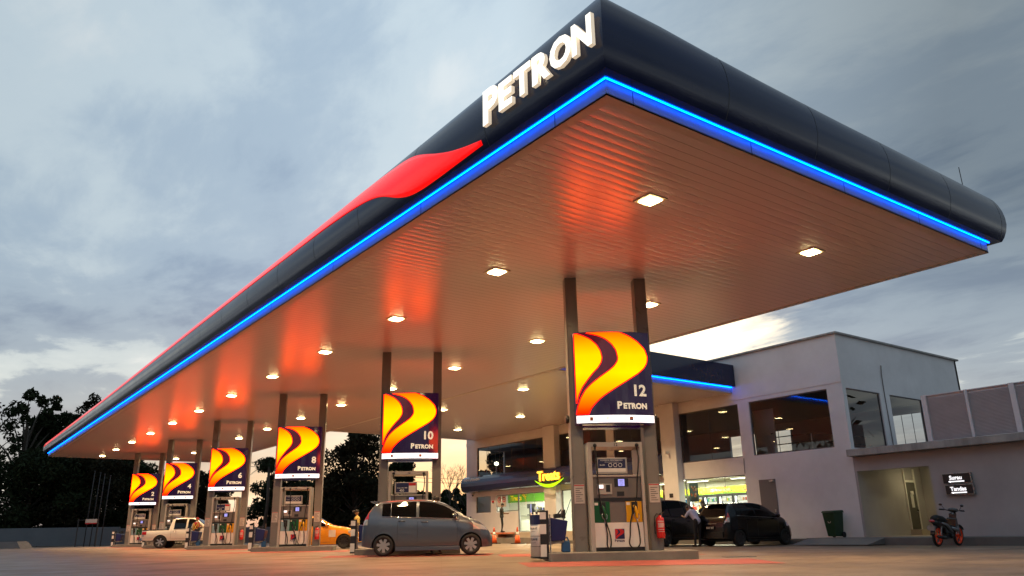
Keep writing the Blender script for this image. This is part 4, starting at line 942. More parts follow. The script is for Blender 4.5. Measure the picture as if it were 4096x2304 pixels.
# posters on the glass
def poster(y0, y1, z0, z1, label, cols):
    t = thing('poster', label, 'poster'); boxo('poster_sheet', mat('poster_'+label[:6], cols[0], 0.5), t, (XB-0.015, XB-0.005, y0, y1, z0, z1))
    mb = MB(); mb.smooth = True; r_ = random.Random(int(y0*10))
    for q in range(16):
        mb.m = q % 3; a, c_ = r_.uniform(y0+0.08, y1-0.08), z0+(z1-z0)*r_.uniform(0.25, 0.85); s_ = r_.uniform(0.02, 0.06)
        mb.lathe([(s_, 0), (s_*0.9, -0.002)], (XB-0.016-0.0005*q, a, c_), 'x', 10)
    mb.build('poster_picture', [mat('pp%d%s' % (j, label[:4]), c_, 0.5) for j, c_ in enumerate(cols[1:])], t)
    mb = MB()
    for q in range(4): mb.box(XB-0.028, XB-0.026, y0+0.06, y1-0.05-0.06*(q % 2), z0+0.04+0.035*q, z0+0.055+0.035*q)
    mb.build('poster_print', M_dark, t)
poster(21.80, 22.27, 1.62, 2.35, 'blue and brown poster on the shop glass by the pillar', [(0.05, 0.13, 0.16), (0.35, 0.22, 0.10), (0.30, 0.08, 0.05), (0.35, 0.33, 0.28)])
poster(23.36, 23.76, 1.80, 2.36, 'brown and black poster on the shop glass beside the people carrier roof', [(0.20, 0.14, 0.09), (0.30, 0.28, 0.25), (0.05, 0.05, 0.04), (0.40, 0.38, 0.33)])
# kiosk interior
kb = thing('kiosk_banner', 'green banner with a yellow word behind the kiosk counter', 'banner'); boxo('banner_face', mat('kiosk_green', (0.12, 0.36, 0.015), 0.4), kb, (28.22, 28.26, 35.0, 38.85, 2.25, 2.74)); boxo('chequered_face', M_ban, kb, (28.20, 28.24, 31.7, 34.9, 2.25, 2.70))
b = MB(); put_text(b, 'Treats', 0.40, (28.19, 38.0, 2.36), WEST, bold=0.03); b.build('lettering', mat('kiosk_yellow', (0.85, 0.6, 0.02), 0.4, emit=(0.9, 0.55, 0.0), es=0.3), kb, fixn=False)
ct = thing('kiosk_counter', 'white counter crowded with coffee machines inside the kiosk', 'counter'); boxo('counter_body', M_shopwhite, ct, (27.2, 27.7, 31.7, 36.2, 0.41, 1.42)); boxo('counter_top', M_steel, ct, (27.15, 27.72, 31.65, 36.22, 1.42, 1.46))
for q, (y, wd, h_, c_, nm) in enumerate(((35.6, 0.42, 0.62, M_dark, 'tall black coffee machine with a blue light'), (35.0, 0.35, 0.45, M_steel, 'steel coffee machine'), (34.5, 0.30, 0.38, M_dark, 'short black drinks machine'), (33.9, 0.45, 0.30, M_steel, 'low steel warmer'), (33.1, 0.6, 0.5, M_dark, 'wide black display case'))):
    t = thing('coffee_machine', nm+' on the kiosk counter', 'machine', (27.45*K, y*K, 1.46*K), 0, 'machines on the kiosk counter')
    mb = MB(); mb.box(-0.15, 0.15, -wd/2, wd/2, 0, 0.05); mb.box(0.0, 0.15, -wd/2, wd/2, 0.05, h_); mb.box(-0.15, 0.0, -wd/2, wd/2, h_*0.6, h_); mb.build('machine_body', c_, t, bevel=0.008)
    mb = MB(); mb.box(-0.157, -0.151, -wd/2+0.03, -wd/2+0.07, 0.1 if q == 0 else h_*0.7, h_*0.95); mb.build('machine_light', M_lcd, t)
for k_, y in enumerate((34.0, 33.0)):
    pass
fr_ = thing('display_fridge', 'blue ice cream and drink chest behind the shop glass beside the pump', 'fridge', (26.2*K, 29.5*K, 0.41*K)); mb = MB(); mb.box(-0.3, 0.3, -0.8, 0.8, 0, 0.72); mb.build('chest', mat('chest_blue', (0.03, 0.13, 0.20), 0.4), fr_, bevel=0.02); mb = MB(); mb.box(-0.3, 0.3, -0.8, 0.8, 0.722, 0.80); mb.build('chest_rim', M_steel, fr_)
mb = MB(); mb.m = 0; mb.lathe([(0.15, 0), (0.14, -0.008)], (-0.302, 0.35, 0.5), 'x', 20); mb.m = 1; mb.box(-0.312, -0.303, -0.4, -0.05, 0.2, 0.62); mb.build('chest_picture', [M_white, M_redtxt], fr_)
bp_ = thing('broom', 'blue handled mop leaning on the glass near the pump', 'mop', (0, 0, 0)); b = MB(); b.tube([(25.1, 30.35, 0.60), (25.36, 29.75, 2.05)], 0.018, 6); b.build('handle', M_can, bp_); b = MB(); b.tube([(25.1, 30.37, 0.52), (25.1, 30.34, 0.64)], [0.08, 0.03], 8); b.build('mop_head', M_paper, bp_)
# wall items
t = thing('cctv_camera', 'white security camera on the pillar beside the awning end', 'camera', (24.98*K, 22.9*K, 3.62*K), 0); mb = MB(); mb.tube([(0.05, 0, 0.05), (-0.02, 0, 0.02)], 0.02, 6); mb.build('bracket', M_white, t); mb = MB(); mb.box(-0.22, 0.0, -0.05, 0.05, -0.03, 0.06); mb.build('camera_housing', M_white, t, bevel=0.01)
for y in (38.25,): t = thing('cctv_camera', 'small camera under the awning by the kiosk window', 'camera', (25.3*K, y*K, 2.62*K), 0); mb = MB(); mb.ball((0, 0, 0), 0.05, 8); mb.build('camera_dome', M_dark, t); boxo('bracket', M_white, t, (-0.02, 0.08, -0.03, 0.03, 0.03, 0.13))
t = thing('alarm_bell', 'small red alarm bell on the kiosk wall', 'alarm', (25.36*K, 36.35*K, 2.20*K)); mb = MB(); mb.lathe([(0.001, -0.04), (0.05, -0.03), (0.07, 0.0), (0.07, 0.03)], (0, 0, 0), 'x', 14); mb.build('bell', M_ext, t); boxo('bell_base', M_dark, t, (0.0, 0.035, -0.03, 0.03, -0.09, -0.05))
for q, y in enumerate((35.75, 35.3)):
    t = thing('no_smoking_sign', 'white notice with a red ringed %s symbol on the kiosk window' % ('cigarette' if q else 'phone'), 'sign', (25.38*K, y*K, 2.15*K), 0, 'round prohibition notices'); boxo('sign_plate', M_paper, t, (-0.01, 0.0, -0.19, 0.19, -0.25, 0.33))
    mb = MB(); mb.lathe([(0.10, -0.012), (0.14, -0.012), (0.14, -0.016), (0.10, -0.016)], (0, 0, 0.12), 'x', 18, True); mb.build('red_ring', M_redtxt, t); mb = MB(); mb.box(-0.016, -0.012, -0.06, 0.06, 0.10, 0.13); mb.build('symbol', M_dark, t)
boxo('wall_switch', M_dark, shop, (25.385, 25.398, 38.55, 38.70, 1.30, 1.48))
for q, y in enumerate((23.0,)): boxo('socket_plate', M_dark, shop, (XB-0.375, XB-0.362, 22.85, 23.05, 1.82, 1.98))

# ---- raised walks
def walk(name, poly, z1, label, m=M_concrete):
    mb = MB(); mb.prism(poly, -0.3, z1, 'z'); return tag(mb.build(name, m, None, bevel=0.012), kind='structure', label=label)
M_walk = mat('walk_concrete', (0.14, 0.135, 0.13), 0.65, var=0.25, vscale=1.5, bump=0.15)
M_tile = mat('pale_tile', (0.50, 0.42, 0.33), 0.5, var=0.1, vscale=2)
walk('pavement', [(23.9, -6), (25.395, -6), (25.395, 16.1), (23.9, 16.1)], 0.20, 'dark concrete kerb walk before the prayer room wall', M_walk)
walk('pavement', [(24.35, 16.1), (25.395, 16.1), (25.395, 30.0), (24.35, 30.0)], 0.17, 'concrete walk before the shop windows', M_walk)
walk('pavement', [(24.0, 30.0), (25.395, 30.0), (25.395, 40.5), (24.0, 40.5)], 0.32, 'grey kerb below the kiosk', M_concrete)
walk('pavement', [(24.75, 29.0), (25.396, 29.0), (25.396, 39.6), (24.75, 39.6)], 0.585, 'pale tiled step along the kiosk', M_tile)
mb = MB(); mb.prism([(22.9, 0.01), (23.9, 0.01), (23.9, 0.19)], 13.4, 16.0, 'y'); tag(mb.build('ramp', M_walk, None), kind='structure', label='short concrete ramp up to the walk')
t = thing('entry_steps', 'orange painted two tier steps below the kiosk window', 'steps', (24.45*K, 34.35*K, 0.32*K)); mb = MB(); mb.box(-0.3, 0.28, -0.80, 0.80, 0.17, 0.265); mb.build('upper_step', mat('step_orange', (0.55, 0.16, 0.07), 0.6, var=0.15), t, bevel=0.01); mb = MB(); mb.box(-0.3, 0.28, -0.1, 0.80, 0, 0.168); mb.build('lower_step', mat('step_pale', (0.55, 0.30, 0.18), 0.6, var=0.15), t, bevel=0.01)

# ================================================================== ANNEX with prayer room and toilets
an = thing('annex_building', 'single storey annex with flat slab roof and lit doorway recess', 'building')
AY0, AY1 = 12.42, 14.85
b = MB(); b.box(25.41, 25.56, -6, AY0, -0.2, 2.80); b.box(25.41, 25.56, AY0, YE-0.002, 2.32, 2.80); b.box(25.41, 25.56, AY1, YE-0.002, -0.2, 2.32)
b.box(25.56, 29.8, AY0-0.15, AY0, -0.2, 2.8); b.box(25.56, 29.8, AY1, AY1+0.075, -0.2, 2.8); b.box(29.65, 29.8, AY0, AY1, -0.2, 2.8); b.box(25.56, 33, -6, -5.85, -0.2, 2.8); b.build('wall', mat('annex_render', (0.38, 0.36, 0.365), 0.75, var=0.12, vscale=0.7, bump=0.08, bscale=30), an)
b = MB(); b.box(25.05, 34.3, -6.2, YE-0.002, 2.805, 3.03); b.build('slab_roof', M_beam, an, bevel=0.01)
b = MB(); b.box(25.57, 29.64, AY0+0.002, AY1-0.002, 0.0, 0.21); b.build('recess_floor', M_tile, an)
b = MB(); b.box(25.57, 29.64, AY0+0.002, AY1-0.002, 2.72, 2.79); b.build('recess_ceiling', M_shopwhite, an)
LR = bpy.data.lights.new('recess_light', 'AREA'); LR.size = 0.5; LR.energy = 120; LR.color = (1.0, 0.84, 0.42); lo = bpy.data.objects.new('recess_light', LR); col.objects.link(lo); lo.location = (28.3*K, 13.5*K, 2.68*K); lo.parent = an
b = MB(); b.box(27.95, 28.55, 13.25, 13.75, 2.68, 2.72); b.build('recess_lamp', mat('recess_lamp', (1, 1, 1), 0.4, emit=(1, 0.86, 0.5), es=4), an)
d = boxo('toilet_door', mat('door_dark', (0.10, 0.095, 0.08), 0.5), an, (28.40, 29.02, AY1-0.03, AY1-0.004, 0.42, 2.02)); b = MB(); b.box(28.33, 28.39, AY1-0.05, AY1-0.003, 0.40, 2.5); b.box(29.03, 29.09, AY1-0.05, AY1-0.003, 0.40, 2.5); b.box(28.39, 29.03, AY1-0.05, AY1-0.003, 2.03, 2.10); b.build('door_frame', M_white, d)
b = MB(); b.box(28.62, 28.80, AY1-0.045, AY1-0.035, 1.15, 1.60); b.tube([(28.71, AY1-0.05, 1.60), (28.71, AY1-0.05, 1.72)], 0.06, 10); b.build('figure_symbol', M_white, d); boxo('door_handle', M_steel, d, (28.93, 28.97, AY1-0.08, AY1-0.031, 1.0, 1.08)); boxo('threshold', M_tile, d, (28.3, 29.15, AY1-0.4, AY1-0.004, 0.21, 0.40))
for q in range(3):
    b = MB(); b.hexa([(29.60, 13.0+0.35*q, 2.25), (29.63, 13.0+0.35*q, 2.25), (29.63, 13.3+0.35*q, 2.25), (29.60, 13.3+0.35*q, 2.25)], [(29.60, 13.03+0.35*q, 2.55), (29.63, 13.03+0.35*q, 2.55), (29.63, 13.33+0.35*q, 2.55), (29.60, 13.33+0.35*q, 2.55)]); b.build('vent_louvre', M_dark, an)
for txt, z0, z1, y0, y1, lab in (('Surau', 1.745, 2.02, 11.20, 12.00, 'upper lit black sign with a white word over an arrow'), ('Tandas', 1.415, 1.685, 11.18, 11.97, 'lower lit black sign with a white word over an arrow')):
    t = thing('direction_sign', lab+' on the annex wall', 'sign', (0, 0, 0), 0, 'lit direction signs on the annex'); boxo('sign_case', M_steel, t, (25.30, 25.405, y0-0.025, y1+0.02, z0-0.02, z1+0.02), 0.006); boxo('sign_face', M_dark, t, (25.288, 25.299, y0, y1, z0, z1))
    b = MB(); put_text(b, txt, 0.165, (25.285, (y0+y1)/2+0.02, z0+0.105), WEST, bold=0.025)
    b.add([(25.285, y1-0.2, z0+0.03), (25.285, y0+0.18, z0+0.03), (25.285, y0+0.18, z0+0.065), (25.285, y1-0.2, z0+0.065)], [(0, 1, 2, 3)]); b.add([(25.285, y1-0.14, z0+0.048), (25.285, y1-0.21, z0+0.02), (25.285, y1-0.21, z0+0.078)], [(0, 1, 2)])
    b.build('lettering', M_whitelit, t, fixn=False)
# louvred screen on the slab
sn = thing('louvre_screen', 'grey louvred plant screen standing on the annex roof slab', 'screen')
zb0, zt0 = 3.06, 4.54
edges = [12.40, 11.08, 9.76, 8.44, 7.12, 5.8, 4.5, 3.2]
for q in range(len(edges)-1):
    b = MB(); y1, y0 = edges[q]-0.04, edges[q+1]+0.04; n = 34
    for s_ in range(n):
        z = zb0+0.05+(zt0-zb0-0.1)*s_/n; b.add([(25.82, y0, z), (25.82, y1, z), (25.88, y1, z+0.035), (25.88, y0, z+0.035)], [(0, 1, 2, 3)]); b.add([(25.82, y0, z-0.004), (25.82, y1, z-0.004), (25.82, y1, z+0.004), (25.82, y0, z+0.004)], [(0, 1, 2, 3)])
    b.box(25.885, 25.89, y0, y1, zb0, zt0); b.build('louvre_panel', M_louvre, sn, fixn=False)
for q, y in enumerate(edges):
    b = MB(); wd = 0.075 if q % 2 == 0 else 0.04; b.box(25.78, 25.90, y-wd, y+wd, zb0-0.02, zt0+0.03); b.build('post', M_louvre, sn)
b = MB(); b.box(25.80, 25.9, edges[-1], edges[0], zt0, zt0+0.025); b.build('top_rail', M_louvre, sn)
b = MB(); b.box(25.95, 31.0, 12.36, 12.42, zb0, zt0); b.build('return_panel', M_louvre, sn)
# wheelie bin
t = thing('wheelie_bin', 'dark green wheelie bin against the white end of the shop', 'bin', (24.95*K, 15.66*K, 0.20*K), R(-6))
b = MB(); b.hexa([(-0.20, -0.17, 0.04), (0.18, -0.17, 0.04), (0.18, 0.17, 0.04), (-0.20, 0.17, 0.04)], [(-0.28, -0.23, 0.80), (0.22, -0.23, 0.80), (0.22, 0.23, 0.80), (-0.28, 0.23, 0.80)]); b.build('bin_body', M_binDK, t, bevel=0.02)
b = MB(); b.hexa([(-0.31, -0.25, 0.80), (0.25, -0.25, 0.80), (0.25, 0.25, 0.80), (-0.31, 0.25, 0.80)], [(-0.28, -0.22, 0.86), (0.24, -0.22, 0.88), (0.24, 0.22, 0.88), (-0.28, 0.22, 0.86)]); b.build('lid', M_binDK, t, bevel=0.015)
b = MB(); b.tube([(0.26, -0.2, 0.84), (0.26, 0.2, 0.84)], 0.02, 8); b.build('handle', M_dark, t)
for s_ in (-0.2, 0.2): b = MB(); b.lathe([(0.001, -0.02), (0.09, -0.02), (0.09, 0.02), (0.001, 0.02)], (0.16, s_, 0.09), 'y', 16); b.build('wheel', M_black, t)
b = MB(); b.lathe([(0.045, -0.292), (0.06, -0.292), (0.06, -0.296), (0.045, -0.296)], (0.045, 0, 0.52), 'x', 16, True); b.build('emblem', M_paper, t)
# cones
cn0 = None
for (x, y, lab) in ((26.30, 35.4, 'orange traffic cone standing alone before the kiosk'), (26.3, 37.6, 'orange traffic cone just beyond the nose of the grey hatchback')):
    t = thing('traffic_cone', lab, 'traffic cone', (x, y, gz(x, y)), 0, 'traffic cones on the forecourt')
    if cn0 is None:
        b = MB(1.0); b.smooth = True; b.lathe([(0.17, 0.04), (0.10, 0.45)], (0, 0, 0), 'z', 20); b.lathe([(0.065, 0.62), (0.035, 0.86), (0.03, 0.87)], (0, 0, 0), 'z', 20); a_ = b.build('cone_body', M_orange, t)
        b = MB(1.0); b.smooth = True; b.lathe([(0.10, 0.45), (0.065, 0.62)], (0, 0, 0), 'z', 20); c_ = b.build('reflective_band', M_white, t); b = MB(1.0); b.box(-0.27, 0.27, -0.27, 0.27, 0, 0.04); d_ = b.build('rubber_base', M_black, t, bevel=0.01); cn0 = (a_, c_, d_)
    else:
        for o in cn0: q = o.copy(); col.objects.link(q); q.parent = t

# ================================================================== VEHICLES
def tl(tab): return lambda x: lerp(tab, x)
M_rubber = M_black
M_rim = mat('alloy_rim', (0.50, 0.48, 0.46), 0.3, 0.8)
M_rimdk = mat('dark_rim', (0.05, 0.05, 0.055), 0.35, 0.6)
M_tail = mat('tail_lens', (0.45, 0.01, 0.01), 0.12, coat=1.0)
M_head = mat('head_lens', (0.55, 0.55, 0.55), 0.08, 0.4, coat=1.0)
M_chrome = mat('chrome', (0.6, 0.6, 0.6), 0.12, 1.0)
def paint(nm, rgb, metal=0.4, rough=0.32, coat=0.8): return mat(nm, rgb, rough, metal, coat=coat)
def car(name, label, cat, loc, rz, S_):
    t = thing(name, label, cat, loc, rz, None); s = S_.get('scale', 1.0)
    T, B_, Wf, zb = tl(S_['T']), tl(S_['B']), tl(S_['W']), tl(S_['zb']); Ln = S_['L']
    def sect(x):
        W_, top, z0 = Wf(x), T(x), zb(x); be = min(B_(x), top-0.03); cab = max(0, min(1, (top-be)/0.55)); wr = W_*(0.93-S_.get('tumble', 0.24)*cab); q = min(1, (top-be)/0.3)
        h_ = be-z0
        return [(0, z0), (0.80*W_, z0), (0.955*W_, z0+0.05), (W_*0.985, z0+0.12), (W_, z0+0.32*h_), (W_, z0+0.62*h_), (0.99*W_, be-0.10*min(1, h_)), (0.955*W_, be), ((0.955*W_*0.52+wr*0.48)+0.012*cab, be+(top-be)*0.52), (wr+0.005, top-0.075*q), (wr*0.93, top-0.035*q), (wr*0.6, top-0.010*q), (0, top)]
    def side(x, z):
        P = sect(x)[2:10]
        for (y0, z0), (y1, z1) in zip(P[:-1], P[1:]):
            if z <= z1: return y0+(y1-y0)*max(0, (z-z0)/max(1e-4, z1-z0))
        return P[-1][0]
    def topz(x, y):
        P = sect(x)[9:][::-1]; y = abs(y)
        for (y0, z0), (y1, z1) in zip(P[:-1], P[1:]):
            if y <= y1: return z0+(z1-z0)*(y-y0)/max(1e-4, y1-y0)
        return P[-1][1]
    rw = S_['rw']; Ra = rw*1.13
    xs_ = [round(Ln*i/46, 3) for i in range(47)]+[x for x, _ in S_['T']]+[0.02, Ln-0.02]
    for wx in S_['wx']:
        xs_ = [x for x in xs_ if not (wx-Ra-0.02 < x < wx+Ra+0.02)]+[wx+Ra*math.cos(math.pi*q/20) for q in range(21)]+[wx-Ra-0.001, wx+Ra+0.001]
    xs_ = sorted(set(round(x, 4) for x in xs_ if 0 <= x <= Ln))
    def arch(x, z0):
        for wx in S_['wx']:
            if abs(x-wx) <= Ra+1e-4: return max(z0, rw+math.sqrt(max(0, Ra*Ra-(x-wx)**2)))
        return z0
    def full(x):
        P = sect(x); z0 = P[0][1]; za = arch(x, z0); W_ = Wf(x); yi = max(0.1, W_-0.28)
        out_ = [(0, z0), (yi, z0), (yi+0.002, za), (side(x, max(za, z0+0.05))-0.004, za)]
        for y, z in P[2:]: out_.append((side(x, za), za) if z < za else (y, z))
        return out_
    vs = []; nP = 24
    for x in xs_:
        P = full(x); ring_ = [(y, z) for y, z in P]+[(-y, z) for y, z in P[1:-1][::-1]]; nP = len(ring_)
        vs += [(x*s, y*s, z*s) for y, z in ring_]
    mb = MB(1.0); mb.smooth = True; mb.add(vs, [])
    for i in range(len(xs_)-1):
        for j in range(nP):
            mb.f.append((i*nP+j, (i+1)*nP+j, (i+1)*nP+(j+1) % nP, i*nP+(j+1) % nP)); mb.mi.append(1 if (j in (0, 1, 2) or j in (nP-1, nP-2, nP-3)) else 0); mb.sm.append(True)
    for f in (tuple(range(nP)), tuple((len(xs_)-1)*nP+j for j in range(nP))[::-1]): mb.f.append(f); mb.mi.append(0); mb.sm.append(False)
    body = mb.build('body', [S_['paint'], M_dark], t); me = body.data
    bm = bmesh.new(); bm.from_mesh(me)
    for e in bm.edges:
        if len(e.link_faces) == 2 and e.calc_face_angle(0) > R(42): e.smooth = False
    bm.to_mesh(me); bm.free()
    def side_patch(nm, x0, x1, lo, hi, m, sides=(-1, 1), off=0.012, nx=10, nz=9, parent=t, nx_=None):
        for sg in sides:
            mb = MB(1.0); mb.smooth = True
            def f(u, v):
                x = x0+(x1-x0)*u; a, c_ = (lo(x) if callable(lo) else lo), (hi(x) if callable(hi) else hi); c_ = min(c_, T(x)-0.03); a = min(a, T(x)-0.05); z = a+(max(c_, a+0.004)-a)*v; return (x*s, sg*(side(x, z)+off)*s, z*s)
            mb.grid(f, nx, nz); o = mb.build(nm, m, parent, fixn=False)
    def top_patch(nm, x0, x1, fy, m, off=0.008, parent=t):
        mb = MB(1.0); mb.smooth = True
        def f(u, v):
            x = x0+(x1-x0)*u; y = (2*v-1)*fy(x); sl = (T(x+0.02)-T(x-0.02))/0.04; n_ = Vector((-sl, 0, 1)).normalized(); return ((x+n_.x*off)*s, y*s, (topz(x, y)+n_.z*off)*s)
        mb.grid(f, 10, 8); return mb.build(nm, m, parent, fixn=False)
    wrf = lambda x: sect(x)[10][0]*0.97
    for (x0, x1) in S_['win']:
        side_patch('side_window', x0, x1, lambda x: B_(x)+0.025, lambda x: min(T(x)-0.085, S_.get('wtop', 9)), M_carglass)
    if 'ws' in S_: top_patch('windscreen', *S_['ws'], wrf, M_carglass)
    if 'rs' in S_: top_patch('rear_window', *S_['rs'], lambda x: wrf(x)*0.93, M_carglass)
    for sg in (-1, 1):
        mb = MB(1.0); mb.smooth = True; xa, xb = S_['win'][0][0], S_['win'][-1][1]+0.04; mb.tube([((xa+(xb-xa)*q/16)*s, sg*(side(xa+(xb-xa)*q/16, B_(xa+(xb-xa)*q/16))+0.010)*s, (B_(xa+(xb-xa)*q/16)+0.005)*s) for q in range(17)], 0.008*s, 6); mb.build('belt_trim', M_chrome if 'hatch' in name else M_dark, t)
    # door shut lines and handles
    def line(pts, sg, m=M_dark, r_=0.004): 
        mb.tube([(x*s, sg*(side(x, z)+0.001)*s, z*s) for x, z in pts], r_*s, 5)
    mb = MB(1.0)
    for sg in (-1, 1):
        for x in S_['doors']: line([(x, zb(x)+0.08+(B_(x)-zb(x)-0.08)*q/6) for q in range(7)], sg)
        x0, x1 = S_['doors'][0], S_['doors'][-1]; line([(x0+(x1-x0)*q/8, zb(x0)+0.09) for q in range(9)], sg)
    mb.build('door_seam', M_dark, t)
    for sg in (-1, 1):
        for x in S_['handles']:
            mb = MB(1.0); z = B_(x)-0.10; mb.smooth = True; mb.tube([((x-0.09)*s, sg*(side(x-0.09, z)+0.004)*s, z*s), ((x-0.05)*s, sg*(side(x, z)+0.03)*s, z*s), ((x+0.05)*s, sg*(side(x, z)+0.03)*s, z*s), ((x+0.09)*s, sg*(side(x+0.09, z)+0.004)*s, z*s)], 0.016*s, 6); mb.build('door_handle', S_.get('hm', S_['paint']), t)
        mx_ = S_['mirror']; mb = MB(1.0); mb.smooth = True; yy = side(mx_, B_(mx_)+0.06); mb.tube([(mx_*s, sg*yy*s, (B_(mx_)+0.04)*s), (mx_*s, sg*(yy+0.08)*s, (B_(mx_)+0.06)*s)], 0.025*s, 6); mb.ball((mx_*s, sg*(yy+0.14)*s, (B_(mx_)+0.09)*s), 0.1*s, 6, (0.55, 1.0, 0.72)); mb.build('wing_mirror', S_['paint'], t)
    # lamps
    for (nm, x0, x1, z0, z1, m) in S_['lamps']: side_patch(nm, x0, x1, z0, z1, m, off=0.010, nx=6, nz=6)
    for nm, dims, m in S_.get('boxes', ()): 
        x0, x1, y0, y1, z0, z1 = dims
        for sg in ((-1, 1) if y0 > 0 else (1,)):
            mb = MB(1.0); a, c_ = sorted((y0*sg, y1*sg)); mb.box(x0*s, x1*s, a*s, c_*s, z0*s, z1*s); o = mb.build(nm, m, t, bevel=0.01)
    if 'plate' in S_:
        x, z, txt = S_['plate']; mb = MB(1.0); mb.box((x-0.012)*s, x*s, -0.19*s, 0.19*s, z*s, (z+0.11)*s); p_ = mb.build('number_plate', M_dark, t)
        mb = MB(1.0); put_text(mb, txt, 0.095*s, ((x-0.016)*s, 0, (z+0.02)*s), WEST, bold=0.02); mb.build('plate_lettering', M_white, p_, fixn=False)
    # wheels
    wt = S_['wt']; rim = S_.get('rim', M_rim); ns = S_.get('spokes', 7)
    for wx in S_['wx']:
        for sg in (-1, 1):
            yo = (max(W_ for _, W_ in S_['W'])-0.015)*sg; yi = yo-wt*sg; c0 = Vector((wx*s, 0, rw*s))
            mb = MB(1.0); mb.smooth = True; a = sg
            prof = [(rw*0.62, -0.02), (rw*0.66, 0.0), (rw*0.90, 0.002), (rw*0.98, -0.02), (rw, -0.05), (rw, -wt+0.05), (rw*0.97, -wt+0.01), (rw*0.62, -wt)]
            mb.lathe([(r_*s, (abs(yo)+h_)*sg*s) for r_, h_ in prof], c0, 'y', 30); wh = mb.build('wheel', M_rubber, t)
            mb = MB(1.0); mb.smooth = False; R_ = rw*0.66
            mb.lathe([(R_*0.93*s, (abs(yo)-0.03)*sg*s), (R_*s, (abs(yo)-0.004)*sg*s), (R_*1.0*s, (abs(yo)-0.05)*sg*s), (R_*0.93*s, (abs(yo)-0.05)*sg*s)], c0, 'y', 30, True)
            for q in range(ns):
                an_ = 2*math.pi*q/ns+0.3; d_ = Vector((math.cos(an_), 0, math.sin(an_))); p_ = Vector((-d_.z, 0, d_.x)); y_ = Vector((0, sg*s, 0)); y1_, y0_ = abs(yo)-0.012, abs(yo)-0.05
                w0, w1 = 0.034*s, (0.040*s if ns in (6, 7) else 0.026*s)
                A_ = [c0+d_*0.03*s-p_*w0, c0+d_*R_*0.96*s-p_*w1, c0+d_*R_*0.96*s+p_*w1, c0+d_*0.03*s+p_*w0]
                mb.hexa([v+y_*y0_ for v in A_], [v+y_*y1_ for v in A_])
            mb.lathe([(0.001, (abs(yo)-0.05)*sg*s), (0.05*s, (abs(yo)-0.05)*sg*s), (0.045*s, (abs(yo)-0.006)*sg*s), (0.001, (abs(yo)-0.004)*sg*s)], c0, 'y', 14); mb.build('rim', rim, wh)
            mb = MB(1.0); mb.lathe([(0.001, (abs(yo)-0.055)*sg*s), (R_*s, (abs(yo)-0.055)*sg*s), (R_*s, (abs(yo)-0.09)*sg*s), (0.001, (abs(yo)-0.09)*sg*s)], c0, 'y', 20); mb.build('brake_disc', M_dark, wh)
    # underbody block so the car is not see-through
    mb = MB(1.0); Wm = max(W_ for _, W_ in S_['W']); mb.box(0.35*s, (Ln-0.35)*s, -(Wm-0.32)*s, (Wm-0.32)*s, (zb(Ln/2)-0.02)*s, (zb(Ln/2)+0.16)*s); mb.build('underbody', M_dark, t)
    return t, sect, side
MY = dict(L=3.69, wx=(0.62, 3.06), rw=0.288, wt=0.18,
  T=[(0, 0.66), (0.03, 0.90), (0.10, 1.06), (0.24, 1.30), (0.36, 1.455), (0.50, 1.50), (0.9, 1.535), (1.35, 1.555), (1.75, 1.55), (2.05, 1.515), (2.35, 1.415), (2.65, 1.24), (2.90, 1.075), (3.05, 1.015), (3.3, 0.91), (3.48, 0.79), (3.6, 0.64), (3.66, 0.55), (3.69, 0.47)],
  B=[(0, 1.07), (0.5, 1.06), (1.2, 1.035), (2.6, 0.975), (3.1, 0.89), (3.69, 0.5)], W=[(0, 0.62), (0.06, 0.73), (0.2, 0.79), (0.5, 0.832), (3.0, 0.832), (3.35, 0.78), (3.55, 0.68), (3.64, 0.56), (3.69, 0.44)], zb=[(0, 0.28), (0.3, 0.22), (0.6, 0.19), (3.1, 0.19), (3.4, 0.2), (3.69, 0.22)],
  win=[(0.56, 0.80), (0.82, 1.52), (1.60, 2.70)], ws=(2.10, 2.84), rs=(0.08, 0.37), doors=[1.0, 1.56, 2.68], handles=(1.12, 1.76), mirror=2.62,
  lamps=[('tail_lamp', 0.02, 0.19, lambda x: 1.0, lambda x: min(1.38, 1.06+(x)*2.2), M_tail), ('reversing_lamp', 0.02, 0.17, 0.84, lambda x: 0.995, M_head), ('headlight', 3.13, 3.55, lambda x: 0.68+0.02*(3.5-x), lambda x: 0.86-0.30*(x-3.2), M_head)],
  boxes=[('side_skirt', (0.95, 2.75, 0.80, 0.855, 0.15, 0.25), None)], spokes=7)
def spec(base, **kw): d = dict(base); d.update(kw); return d
def place(center_x, center_y, heading, Ln, near_mid=None): return None
# grey hatchback at island 10 : right-hand side towards the camera
def car_at(near_rear_x, near_rear_y, rz, S_, W=0.83):
    """world position of the ground point under the near rear wheel"""
    s = S_.get('scale', 1.0); wx = S_['wx'][0]*s; hw = W*s
    d = Vector((math.cos(rz), math.sin(rz), 0)); n_ = Vector((-math.sin(rz), math.cos(rz), 0))
    p_ = Vector((near_rear_x, near_rear_y, 0))-d*wx+n_*hw; p_.z = gz(p_.x, p_.y); return p_
P_grey = paint('grey_paint', (0.078, 0.096, 0.130), 0.40, 0.30)
hd = R(-31.3)
MYg = spec(MY, paint=P_grey, boxes=[('side_skirt', (0.95, 2.75, 0.79, 0.855, 0.14, 0.24), P_grey), ('rear_spoiler', (0.20, 0.46, -0.50, 0.50, 1.475, 1.505), P_grey), ('front_grille', (3.665, 3.70, -0.30, 0.30, 0.30, 0.44), M_dark), ('number_plate', (3.70, 3.715, -0.24, 0.24, 0.40, 0.51), M_dark)])
car('hatchback', 'grey hatchback waiting side on at the pump under sign 10', 'car', car_at(10.60, 20.56, hd, MYg), hd, MYg)
P_black = paint('black_paint', (0.002, 0.002, 0.003), 0.0, 0.2, 0.1)
